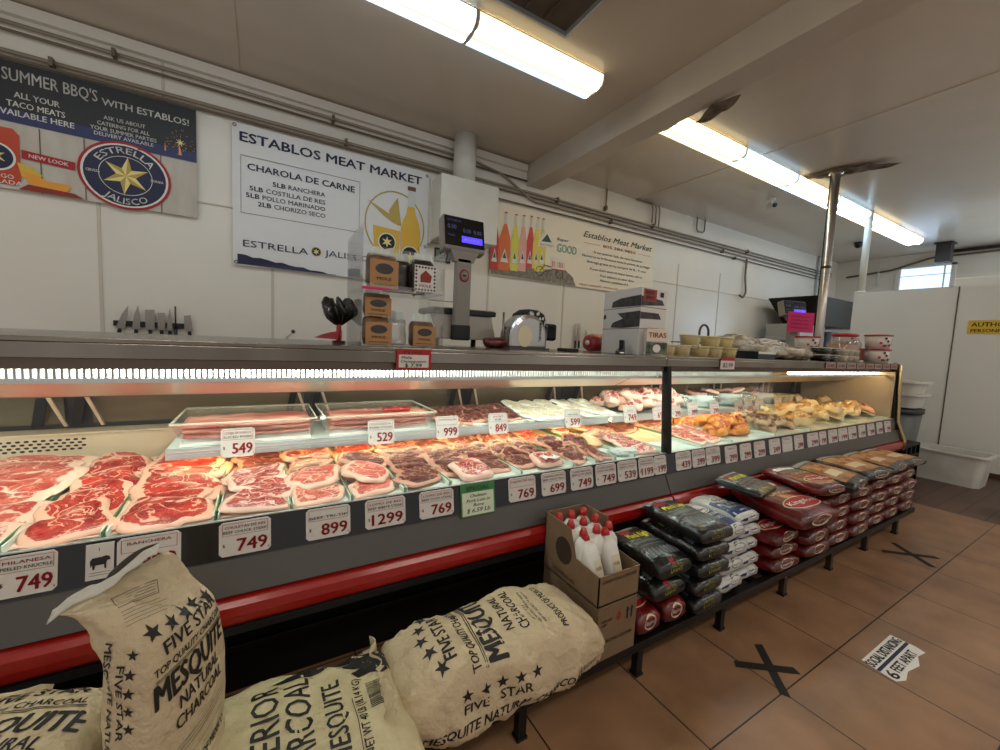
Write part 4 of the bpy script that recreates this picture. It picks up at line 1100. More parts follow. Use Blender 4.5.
def clear_tray(x0, x1, lab):
    t = thing('clear_tray', lab, 'tray', (0, 0, 0), 0, 'clear trays on the upper shelf')
    m = MB(); z0, z1 = 1.04, 1.115
    a = [(x0 + .03, 1.765), (x1 - .03, 1.765), (x1 - .02, 2.05), (x0 + .02, 2.05)]; b2 = [(x0, 1.735), (x1, 1.735), (x1, 2.09), (x0, 2.09)]
    vs = [(*p, z0) for p in a] + [(*p, z1) for p in b2]
    m.add(vs, [(0, 1, 2, 3), (0, 4, 5, 1), (1, 5, 6, 2), (2, 6, 7, 3), (3, 7, 4, 0)], acryl_tray); m.build('tray', t)
    r_ = MB()
    r_.tube([(*b2[i % 4], z1) for i in range(5)], .0045, cloudy, 6, closed=False); r_.build('rim', t)
    MB().box(x0 + .02, x1 - .02, 1.762, 2.04, 1.030, 1.041, white).build('foam_base', t)
clear_tray(-.275, .185, 'clear plastic tray of long pink pork slabs behind the 549 tag')
clear_tray(.215, .69, 'clear plastic tray of pork slabs with a red piece on top, behind the 529 tag')
for k in range(3):
    slab(-.25, .165, 1.90 - .01 * k, 1.045 + .021 * k, .021, stripe, 'long pink and white pork slab stacked in the tray behind the 549 tag', 'pork slabs in the first clear tray', k)
    slab(.245, .665, 1.90 - .01 * k, 1.045 + .021 * k, .021, stripe, 'long pink and white pork slab stacked in the tray behind the 529 tag', 'pork slabs in the second clear tray', k + 7)
slab(.48, .60, 1.86, 1.109, .016, meat_red, 'short red piece lying on top of the pork slabs behind the 529 tag', None, 20, .06)
# loose cuts on the upper shelf
tag(MB().box(.74, 1.21, 1.755, 2.06, 1.029, 1.040, white).build('foam_tray', bevel=.004), 'white foam tray under the brown slices on the upper shelf', 'tray', 'white foam trays on the upper shelf')
shingle(.76, 1.20, 1.82, 2.0, 3, meat_dark, 'dark pink slice spread on the foam tray behind the 999 and 849 tags', 'slices behind the 999 and 849 tags', l=.12, cols=6, seed=61, z=1.045, wf=1.5, rise=.02)
for k, (a, b2) in enumerate(((1.225, 1.56), (1.575, 1.90))):
    tag(MB().box(a, b2, 1.755, 2.06, 1.029, 1.040, white).build('foam_tray', bevel=.004), 'white foam tray under the %s pale pieces behind the 599 tag' % ('left', 'right')[k], 'tray', 'white foam trays on the upper shelf')
shingle(1.235, 1.55, 1.83, 2.0, 3, meat_pale, 'pale cream flat piece on the foam tray left of the 599 tag', 'pale flat pieces left of the 599 tag', l=.14, cols=3, seed=65, z=1.045, wf=1.25, rise=.03)
shingle(1.58, 1.89, 1.83, 2.0, 3, meat_pale, 'pale cream flat piece on the foam tray right of the 599 tag', 'pale flat pieces right of the 599 tag', l=.14, cols=2, seed=68, z=1.045, wf=1.15, rise=.03)
pile(1.92, 2.50, 1.80, 2.04, 40, meat_marb, .12, 'wrapped red and white cut stacked on the upper shelf around the mid post', 'wrapped cuts around the mid post', z=1.04, h=.075, seed=11)
pile(2.0, 2.45, 1.85, 2.04, 16, meat_dark, .12, 'dark cut stacked under the wrapped ones beside the mid post', 'dark cuts beside the mid post', z=1.04, h=.06, seed=12)
for k in range(9):
    crumple(2.60 + .145 * k, 1.86 + .05 * (k % 2), 1.03, .20, .17, .085, cloth_p if k % 3 else cello, 'white crumpled package on the far upper shelf, %s right of the mid post' % ordn[k], 'package', 'plastic_package', 30 + k, group='crumpled white packages')
for k in range(5):
    put(slice_mesh(700 + k, .16, .14, .03, meat_pink if k % 2 else meat_dark), 'meat_cut', (2.95 + .18 * k, 1.95, 1.115), (.2, .1 * k, k), 'dark pink cut lying over the white packages on the far shelf', 'meat', 'cuts over the white packages')
cup = thing('deli_cup', 'small clear deli cup of dark food in the row on the far shelf', 'cup', (3.80, 1.80, 1.030), 0, 'deli cups on the far shelf')
MB().lathe([(.030, 0), (.036, .05)], mat('dark_food', (.32, .20, .16), .5), n=16).build('filling', cup)
MB().lathe([(.033, 0), (.040, .058)], cloudy, n=16, cap=False).lathe([(.042, .058), (.042, .064), (.02, .066)], mat('cup_lid', (.82, .78, .60), .3), n=16).build('lid', cup)
for k in range(1, 10):
    dup(cup, (3.80 + .095 * (k % 5), 1.80 + .10 * (k // 5), 1.030), group='deli cups on the far shelf')

to_metres([o for o in bpy.data.objects if o not in before_case])

# ================================================================ LOW RACK
t = thing('low_rack', 'long low black metal rack along the case, carrying the charcoal bags and boxes', 'rack', (0, 0, 0))
MB().box(-1.5, 4.95, 1.10, 1.14, .125, .165, black_m).build('front_rail', t, bevel=.003)
MB().box(-1.5, 4.95, 1.44, 1.48, .125, .165, black_m).build('rear_rail', t, bevel=.003)
sl = MB(); k = -1.45
while k < 4.9: sl.box(k, k + .05, 1.14, 1.44, .145, .165, black_m); k += .16
sl.build('deck_slats', t)
for lx in (-.45, .18, .815, 1.438, 2.07, 2.72, 3.35, 3.95, 4.58):
    for ly in (1.105, 1.445):
        l_ = MB().box(lx - .018, lx + .018, ly, ly + .032, .0, .125, black_m if lx < 2.4 else steel_d).build('leg', t, bevel=.002)
        MB().box(lx - .022, lx + .022, ly - .004, ly + .036, 0, .012, black).build('foot', l_)

# ================================================================ SACKS
def sack_mb(L, Wd, H, m, seed=0, amp=.012, e0=.25, e1=.35, nu=56, ns=48, pinch=.06, crease=1.0, sag=0.0, sqr=.62):
    """filled paper sack, length along x (-L/2..L/2), resting on z = 0"""
    mb = MB(); vs = []; fs = []
    for i in range(nu + 1):
        a = i / nu; s = 2 * a - 1
        ez = (e0 if s < 0 else e1)
        pz = ez + (1 - ez) * (1 - abs(s) ** 4.5) ** .6
        px_ = 1 - pinch * abs(s) ** 3 + .02 * math.sin(a * 9 + seed)
        for k in range(ns):
            q = 2 * PI * k / ns; c, sn = math.cos(q), math.sin(q)
            y = math.copysign(abs(c) ** sqr, c) * Wd / 2 * px_
            z = math.copysign(abs(sn) ** (sqr + .13), sn) * H / 2 * pz
            x = s * L / 2 * (1 - .035 * (abs(c) ** 6))
            P = V((x, y, z))
            n1 = noise.noise(V((x * 5, y * 5, z * 5 + seed * 3)))
            n2 = -abs(noise.noise(V((x * 9 + y * 5, y * 8 - x * 3, z * 8 + seed * 7)))) * 1.4
            n3 = -abs(noise.noise(V((x * 22, y * 17 + x * 8, z * 17 + seed * 7))))
            n4 = -abs(noise.noise(V((x * 14, y * 60, z * 60 + seed)))) * max(0, abs(s) - .6) * 3
            d = amp * (n1 * 1.2 + crease * (n2 + .5 * n3 + n4))
            nn = V((0, y / Wd, z / H * 1.6)); nn.normalize() if nn.length > 0 else None
            P += nn * d
            P.z = P.z + H / 2 - sag * (s * s)
            if P.z < 0: P.z = P.z * .1
            vs.append(tuple(P))
    for i in range(nu):
        for k in range(ns):
            fs.append((i * ns + k, i * ns + (k + 1) % ns, (i + 1) * ns + (k + 1) % ns, (i + 1) * ns + k))
    fs.append(tuple(range(ns))[::-1]); fs.append(tuple(nu * ns + k for k in range(ns)))
    mb.add(vs, fs, m, True)
    return mb
def bvh_of(mb): return BVHTree.FromPolygons([V(p) for p in mb.v], mb.f)

# --- sack lying flat with five stars, pillow shaped, right of the boxes ... local x = world x
loc = (.735, 1.19, .168); 
t = thing('charcoal_sack', 'tan mesquite charcoal sack lying on its back on the rack beside the cardboard boxes', 'charcoal sack', loc, -.03, 'big paper charcoal sacks')
mb = sack_mb(.77, .39, .295, kraft, 1, .020, .45, .42)
mb.build('sack', t); bv = bvh_of(mb)
p = MB()
def frx(X0, Y0_): # print coords where u runs +y and v runs -x
    return (X0, Y0_)
def top_text(p, s, xb, y0, h, wd, bold=.03, m=ink, shear=0):   # xb: world x of baseline, y0 world y of start
    text(p, s, y0 - loc[1], -(xb - loc[0]), h, m, uvf, wd, 0, bold, shear)
top_text(p, 'MESQUITE', .700, 1.035, .075, .31, .055, shear=.1)
top_text(p, 'TOP QUALITY CHARCOAL', .598, 1.03, .030, .30, .03, shear=.1)
top_text(p, 'FIVE STAR', .535, 1.085, .042, .21, .05)
top_text(p, 'NATURAL', .772, 1.12, .036, .17, .03, shear=.1); top_text(p, 'CHARCOAL', .825, 1.10, .036, .20, .03, shear=.1)
top_text(p, 'PRODUCT OF MEXICO', .965, 1.06, .026, .24, .03)
top_text(p, '100% NATURAL CARBON VEGETAL', .875, 1.10, .010, .18, .01); top_text(p, 'KEEP DRY  DO NOT USE INDOORS', .895, 1.10, .010, .18, .01); top_text(p, 'NET WT 40 LB', .86, 1.12, .010, .09, .01)
for yy in (.615, .622): p.flat(rect(1.03 - loc[1], -(yy - loc[0]) - .0015, 1.33 - loc[1], -(yy - loc[0]) + .0015), ink, uvf)
for i, (sx, sy, R) in enumerate(((.482, 1.075, .026), (.462, 1.135, .026), (.452, 1.195, .026), (.462, 1.255, .026), (.485, 1.31, .026))):
    p.flat(star(sy - loc[1], -(sx - loc[0]), R, .4, 5), ink, uvf)
link_mesh(print_on(p, bv, (0, 0, 0), (0, 1, 0), (-1, 0, 0)), 'print', t)
p = MB()
text(p, 'MESQUITE NATURAL CHARCOAL', -.33, -.035, .032, ink, uvf, .60, 0, .04, shear=.2)
text(p, 'FIVE   STAR', -.20, .02, .030, ink, uvf, .24, 0, .03)
for i in range(5): p.flat(star(-.19 + .062 * i, .075, .022, .4, 5), ink, uvf)
text(p, '17.64 KG', .24, -.01, .02, ink_soft, uvf, .10, 0, .02)
link_mesh(print_on(p, bv, (0, 0, .12), (1, 0, 0), (0, 0, 1)), 'side_print', t)
# gathered folded mouth at its left end
f_ = MB()
def fold_f(a, b2):
    y = (a - .5) * .40; r = .05 * b2
    return (-.375 - .055 * math.sin(b2 * 2.6) - .012 * abs(noise.noise(V((a * 14, b2 * 3, 4)))) * 3, y * (1 - .15 * b2), .13 + .15 * b2 - .10 * a * b2 + .02 * noise.noise(V((a * 9, b2 * 4, 2))))
f_.grid(fold_f, 26, 10, kraft); f_.build('folded_mouth', t, solid=.003)
f_ = MB()
f_.grid(lambda a, b2: (-.385 - .03 * b2 + .015 * math.sin(a * 22), (a - .5) * .36, .02 + .20 * b2), 26, 8, kraft); f_.build('gusset_fold', t, solid=.003)

# --- superior charcoal sack (lying, partly under the open one)
loc = (.055, 1.125, .168)
t = thing('charcoal_sack', 'pale sack printed SUPERIOR CHARCOAL MESQUITE lying in front, with a dark flame picture', 'charcoal sack', loc, 0, 'big paper charcoal sacks')
mb = sack_mb(.66, .52, .245, kraft2, 5, .016, .4, .35)
mb.build('sack', t); bv = bvh_of(mb)
p = MB()
top_text(p, 'SUPERIOR', .035, .93, .070, .35, .02); top_text(p, 'CHARCOAL', .115, .90, .070, .37, .02)
top_text(p, 'MESQUITE', .195, .96, .052, .26, .03); top_text(p, 'NET WT 40 LB (18.14 KG)', .250, .965, .024, .23, .02)
top_text(p, 'EL MAS CALIENTE', -.10, .95, .024, .22, .01, ink_soft)
p.flat(rect(.98 - loc[1], -(.222 - loc[0]) - .001, 1.14 - loc[1], -(.222 - loc[0]) + .001), ink, uvf)
rb = random.Random(5)
yy = 1.08
while yy < 1.17:
    w_ = rb.choice((.0012, .002, .003)); p.flat(rect(yy - loc[1], -(.31 - loc[0]), yy + w_ - loc[1], -(.265 - loc[0])), ink, uvf); yy += w_ + rb.choice((.0015, .0025))
flame = [(.02, 1.30), (.06, 1.325), (.10, 1.33), (.145, 1.345), (.18, 1.385), (.34, 1.385), (.365, 1.30), (.355, 1.23), (.32, 1.20), (.29, 1.215), (.25, 1.20), (.235, 1.235), (.27, 1.26), (.22, 1.27), (.215, 1.285), (.245, 1.30), (.20, 1.305), (.15, 1.285), (.10, 1.275)]
p.flat([(y_ - loc[1], -(x_ - loc[0])) for x_, y_ in flame][::-1], ink, uvf)
link_mesh(print_on(p, bv, (0, 0, 0), (0, 1, 0), (-1, 0, 0)), 'print', t)

# --- sack under the leftmost one, and the leftmost one with FIVE STAR
t = thing('charcoal_sack', 'bottom tan sack under the leftmost mesquite sack', 'charcoal sack', (-.80, 1.22, .168), 0, 'big paper charcoal sacks')
sack_mb(.84, .42, .175, kraft, 9, .012, .5, .5).build('sack', t)
loc = (-.735, 1.205, .330)
t = thing('charcoal_sack', 'leftmost tan FIVE STAR MESQUITE sack, lying flat on another sack', 'charcoal sack', loc, -.165, 'big paper charcoal sacks')
mb = sack_mb(.80, .46, .265, kraft, 12, .015, .4, .35)
mb.build('sack', t); bv = bvh_of(mb)
p = MB()
text(p, 'FIVE STAR', .150, .150, .029, ink, uvf, .188, 0, .05, shear=.15)
text(p, 'TOP QUALITY CHARCOAL', .065, .110, .020, ink, uvf, .29, 0, .03, shear=.2)
text(p, 'MESQUITE', .125, .030, .058, ink, uvf, .255, 0, .05, shear=.2)
text(p, 'NATURAL', .19, -.018, .033, ink, uvf, .14, 0, .03, shear=.2); text(p, 'CHARCOAL', .18, -.068, .033, ink, uvf, .165, 0, .03, shear=.2)
p.flat(rect(.065, .102, .36, .1045), ink, uvf); p.flat(rect(.065, .097, .36, .099), ink, uvf)
for i in range(4): p.flat(star(.12 + .063 * i, .196, .019, .4, 5), ink, uvf)
link_mesh(print_on(p, bv, (0, 0, 0), (1, 0, 0), (0, 1, 0)), 'print', t)
f_ = MB(); f_.grid(lambda a, b2: (-.36 + .60 * a, .17 + .05 * b2, .15 + .05 * b2 + .03 * noise.noise(V((a * 9, b2 * 4, 2)))), 24, 6, kraft); f_.build('folded_mouth', t, solid=.003)

# --- open standing sack
t = thing('charcoal_sack', 'open FIVE STAR MESQUITE sack standing upright with its mouth folded over', 'charcoal sack', (0, 0, 0), 0, 'big paper charcoal sacks')
C0, C1, C2, C3 = V((-.193, .965)), V((-.088, 1.185)), V((-.170, 1.27)), V((-.278, 1.035))   # near corner, right, back, left
# rings: (z, corner0..3, roundness)
def ring_pts(cs, zs, rnd_, n=14):
    out = []
    cen = sum(cs, V((0, 0))) / 4
    for i in range(4):
        a, b2 = cs[i], cs[(i + 1) % 4]; za, zb = zs[i], zs[(i + 1) % 4]
        for k in range(n):
            s_ = k / n; p2 = a.lerp(b2, s_)
            out_d = V(((b2 - a).y, -(b2 - a).x)).normalized()
            if (p2 - cen).dot(out_d) < 0: out_d = -out_d
            p2 = p2 + out_d * (rnd_ * 4 * s_ * (1 - s_))
            out.append(V((p2.x, p2.y, za + (zb - za) * s_)))
    return out
rim0, rim1 = V((-.355, 1.07, .880)), V((-.196, 1.10, .965))
rings = []
keys = [(.17, 0, .0, .90), (.22, 0, .010, .94), (.42, 0, .018, .98), (.60, 0, .018, 1.0), (.70, .0, .016, 1.02), (.77, .08, .016, 1.02), (.82, .30, .014, 1.0), (.86, .62, .010, 1.0), (.90, .88, .006, 1.0), (.93, 1.0, .003, 1.0)]
def key(s_):
    s_ *= len(keys) - 1; i = min(int(s_), len(keys) - 2); f = s_ - i
    f = f * f * (3 - 2 * f) if False else f
    return [a + (b2 - a) * f for a, b2 in zip(keys[i], keys[i + 1])]
NR = 44
for j in range(NR + 1):
    z, k, rd, sc_ = key(j / NR)
    cen = (C0 + C1 + C2 + C3) / 4
    cs = [cen + (c - cen) * sc_ for c in (C0, C1, C2, C3)]
    zs = [z] * 4
    k1 = max(k, min(1, max(0, (z - .62) / .22)) ** 1.5)
    # towards a thin slanted mouth: near corner and back corner close on the rim line, left and right go to its ends
    tgt = [(rim0 * .40 + rim1 * .60) + V((.018, -.050, -.045)), V((-.128, 1.125, .800)), rim1 + V((.004, .025, -.02)), rim0]
    cs = [c.lerp(V((q.x, q.y)), kk) for c, q, kk in zip(cs, tgt, (k, k1, k, k))]
    zs = [a * (1 - kk) + q.z * kk for a, q, kk in zip(zs, tgt, (k, k1, k, k))]
    rings.append(ring_pts(cs, zs, rd))
mb = MB(); vs = []; fs = []; npn = len(rings[0])
for j, rg in enumerate(rings):
    cx = sum(q.x for q in rg) / npn; cy = sum(q.y for q in rg) / npn
    for q in rg:
        o = V((q.x - cx, q.y - cy, 0)); o = o.normalized() if o.length > 1e-5 else o
        up_ = min(1, max(.25, (q.z - .55) * 3.2))
        d = .013 * up_ * (noise.noise(q * 6) - 1.6 * abs(noise.noise(V((q.x * 12 + q.z * 7, q.y * 12, q.z * 9)))) - .7 * abs(noise.noise(q * 26))) + .004
        vs.append(q + o * d)
for j in range(NR):
    for k in range(npn):
        fs.append((j * npn + k, j * npn + (k + 1) % npn, (j + 1) * npn + (k + 1) % npn, (j + 1) * npn + k))
fs.append(tuple(range(npn))[::-1]); fs.append(tuple(NR * npn + k for k in range(npn)))
mb.add(vs, fs, kraft, True); bvm = bvh_of(mb)
mb.build('sack', t, solid=0.0)
# mouth: inner pale lining turned out along the slanted rim
f_ = MB()
def lip_f(a, b2):
    p0 = rim0.lerp(rim1, a) ; s_ = b2
    return tuple(p0 + V((-.004 * s_, -.016 * s_ + .006, .008 - .018 * s_ + .006 * noise.noise(V((a * 8, b2 * 3, 7))))) + V((0, 0, .006 * math.sin(a * 9))))
f_.grid(lip_f, 24, 6, mat('paper_lining', (.80, .79, .74), .6, bump=(30, .3))); f_.build('turned_lining', t, solid=.002)
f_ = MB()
f_.grid(lambda a, b2: tuple(rim0.lerp(rim1, .45 + .5 * a) + V((0, .006 + .03 * b2, .004 + .012 * b2 * math.sin(PI * a)))), 14, 5, mat('inside_shade', (.20, .15, .11), .9)); f_.build('mouth_shade', t, solid=.002)  # dark strip paints the shade inside the mouth; the sack top is closed
p = MB()
fw = (C1 - C0).length; U = V((C1.x - C0.x, C1.y - C0.y, 0)).normalized()
text(p, 'FIVE STAR', .040, .612, .028, ink, uvf, .170, 0, .04)
text(p, 'TOP QUALITY CHARCOAL', .012, .582, .017, ink, uvf, .215, 0, .03)
text(p, 'MESQUITE', .010, .515, .055, ink, uvf, .215, 0, .05)
text(p, 'NATURAL', .060, .474, .030, ink, uvf, .135, 0, .03); text(p, 'CHARCOAL', .050, .432, .030, ink, uvf, .155, 0, .03)
for i in range(5): p.flat(star(.034 + .040 * i, .665 - .007 * i, .018, .4, 5), ink, uvf)
for zz in (.573, .569): p.flat(rect(.012, zz, .228, zz + .0015), ink, uvf)
for zz in (.39, .38, .37, .34): p.flat(rect(.05, zz, .22, zz + .0015), ink_soft, uvf)
text(p, 'PRODUCT OF MEXICO', .03, .29, .022, ink, uvf, .19, 0, .03)
link_mesh(print_on(p, bvm, (C0.x, C0.y, .17), U, (0, 0, 1)), 'print', t)
p = MB(); U2 = V((C0.x - C3.x, C0.y - C3.y, 0)).normalized()
text(p, 'MESQUITE NATURAL CHARCOAL', .022, .66, .016, ink, uvf, .42, 0, .04, rot=-PI / 2)
text(p, 'FIVE STAR', .052, .62, .015, ink, uvf, .15, 0, .03, rot=-PI / 2)
for i in range(5): p.flat(star(.078, .64 - .036 * i, .012, .4, 5), ink, uvf)
link_mesh(print_on(p, bvm, (C3.x, C3.y, .17), U2, (0, 0, 1)), 'side_print', t)
p = MB()   # ruled instruction panel near the mouth
uvs_ = uvf; uvf = lambda u, v, w: (u * .62, v * .62, w)
for i in range(5): p.flat(rect(0, .012 * i, .12 + .02 * (i % 2), .012 * i + .0015), ink_soft, uvf)
p.flat(rect(0, .066, .12, .068), ink_soft, uvf); p.flat(rect(0, .066, .002, .11), ink_soft, uvf); p.flat(rect(.118, .066, .12, .11), ink_soft, uvf); p.flat(rect(0, .108, .12, .11), ink_soft, uvf)
for i in range(4): p.flat(rect(.03, .072 + .009 * i, .112, .0725 + .009 * i + .001), ink_soft, uvf)
Nn = V((.45, -.70, .62)).normalized(); Un = V((.80, .50, 0)).normalized(); Vn = Nn.cross(Un).normalized()
link_mesh(print_on(p, bvm, (-.235, 1.01, .855), Un, Vn), 'instruction_panel', t); uvf = uvs_

# ================================================================ CARDBOARD BOXES AND BOTTLES
t = thing('cardboard_box', 'closed brown cardboard box on the rack under the open bottle carton', 'box', (1.156, 1.10, .168))
mb = MB().box(0, .225, 0, .365, 0, .235, card); mb.box(-.002, .227, -.002, .367, .225, .228, card_in); mb.build('carton', t, bevel=.004)
p = MB(); ff = lambda u, v, w: (u, -.001 - w, v)
text(p, 'CHARCOAL LIGHTER', .012, .075, .014, ink_soft, ff, .19, .001, .03); text(p, 'THIS SIDE', .02, .165, .012, ink_soft, ff, .06, .001, .02); text(p, 'UP', .02, .148, .012, ink_soft, ff, .03, .001, .02)
p.flat([(.115, .15), (.105, .17), (.112, .185), (.12, .20), (.128, .185), (.132, .165)], MATS['chili'], ff, .001)
for a in (.165, .19): p.flat([(a, .145), (a + .008, .145), (a + .008, .18), (a + .014, .18), (a + .004, .20), (a - .006, .18), (a, .18)], ink, ff, .001)
p.build('print', t)
t = thing('cardboard_box', 'open carton with a cut oval window holding white lighter fluid bottles', 'box', (1.150, 1.10, .408))
Wc, Dc, hf, hb = .235, .362, .125, .258
m = MB(); th = .005
m.prism([(0, 0), (Dc, 0), (Dc, hb), (Dc * .52, hb * .97), (Dc * .40, hf * 1.08), (0, hf)], card, lambda u, v, w: (w, u, v), th)
m.prism([(0, 0), (Dc, 0), (Dc, hb), (Dc * .55, hb), (Dc * .50, hb * .72), (Dc * .44, hf * 1.1), (0, hf)], card, lambda u, v, w: (Wc - th + w, u, v), th)
m.box(0, Wc, 0, th, 0, hf, card).box(0, Wc, Dc - th, Dc, 0, hb, card).box(0, Wc, 0, Dc, 0, th, card_in)
m.build('carton', t)
m = MB(); m.flat(ell(Dc * .62, hb * .52, .055, .06), mat('cut_dark', (.22, .16, .12), .8), lambda u, v, w: (-.001 - w, u, v), 0)
text(m, 'LIGHTER FLUID', -.02, 0, .016, ink_soft, lambda u, v, w: (-.0015, .28 - u, .02 + v), .16, 0, .02)
text(m, 'CHARCOAL LIGHTER', .015, .095, .013, ink_soft, lambda u, v, w: (u, -.0015, v), .20, 0, .02)
m.build('print', t)
bot = thing('lighter_fluid_bottle', '', 'bottle', (0, 0, 0), 0, 'white lighter fluid bottles in the open carton')
m = MB(); m.lathe([(.034, 0), (.037, .008), (.037, .165), (.034, .185), (.022, .205), (.013, .214), (.013, .222)], mat('bottle_white', (.90, .89, .86), .3), n=24, sq=.45); m.build('body', bot)
m = MB()
for a in range(7): pass
lb_ = lambda u, v, w: (.0385 * math.sin(u / .0385) * 1.0, -.0365 * math.cos(u / .0385) * 1.0 - w, v)
for a in range(6):
    u0 = -.02 + a * .0066; m.flat(rect(u0, .06, u0 + .0066, .14), mat('label_cream', (.86, .82, .70), .5), lambda u, v, w: (u, -.0375, v))
text(m, 'FLUID', -.015, .10, .014, tagr, lambda u, v, w: (u, -.0380, v), .03, 0, .03)
m.build('label', bot)
m = MB().lathe([(.0175, .218), (.0175, .236), (.015, .240), (.012, .252), (.008, .253)], red, n=18)
for k in range(12):
    q = 2 * PI * k / 12; m.box(-.001, .001, .017, .0185, .218, .235, red, M=Matrix.Rotation(q, 4, 'Z'))
m.build('cap', bot)
bl = []
z0 = .415
rows = [(.042, 1.418), (.117, 1.418), (.192, 1.418), (.042, 1.335), (.117, 1.335), (.192, 1.335), (.042, 1.250), (.117, 1.250), (.192, 1.250)]
rown = ['back row', 'middle row', 'front upright row']
coln = ['left', 'middle', 'right']
first = True
for k, (dx, yy) in enumerate(rows):
    lb = 'white bottle with red cap in the open carton, %s of the %s' % (coln[k % 3], rown[k // 3])
    L_ = (1.15 + dx, yy, .415)
    if first: bot.location = L_; bot['label'] = lb; first = False
    else: dup(bot, L_, label=lb)
dup(bot, (1.205, 1.150, .418), rot=(-.42, 0, .1), label='white bottle tipped back at the front left of the open carton')
dup(bot, (1.305, 1.150, .418), rot=(-.40, .0, -.05), label='white bottle tipped back at the front right of the open carton')

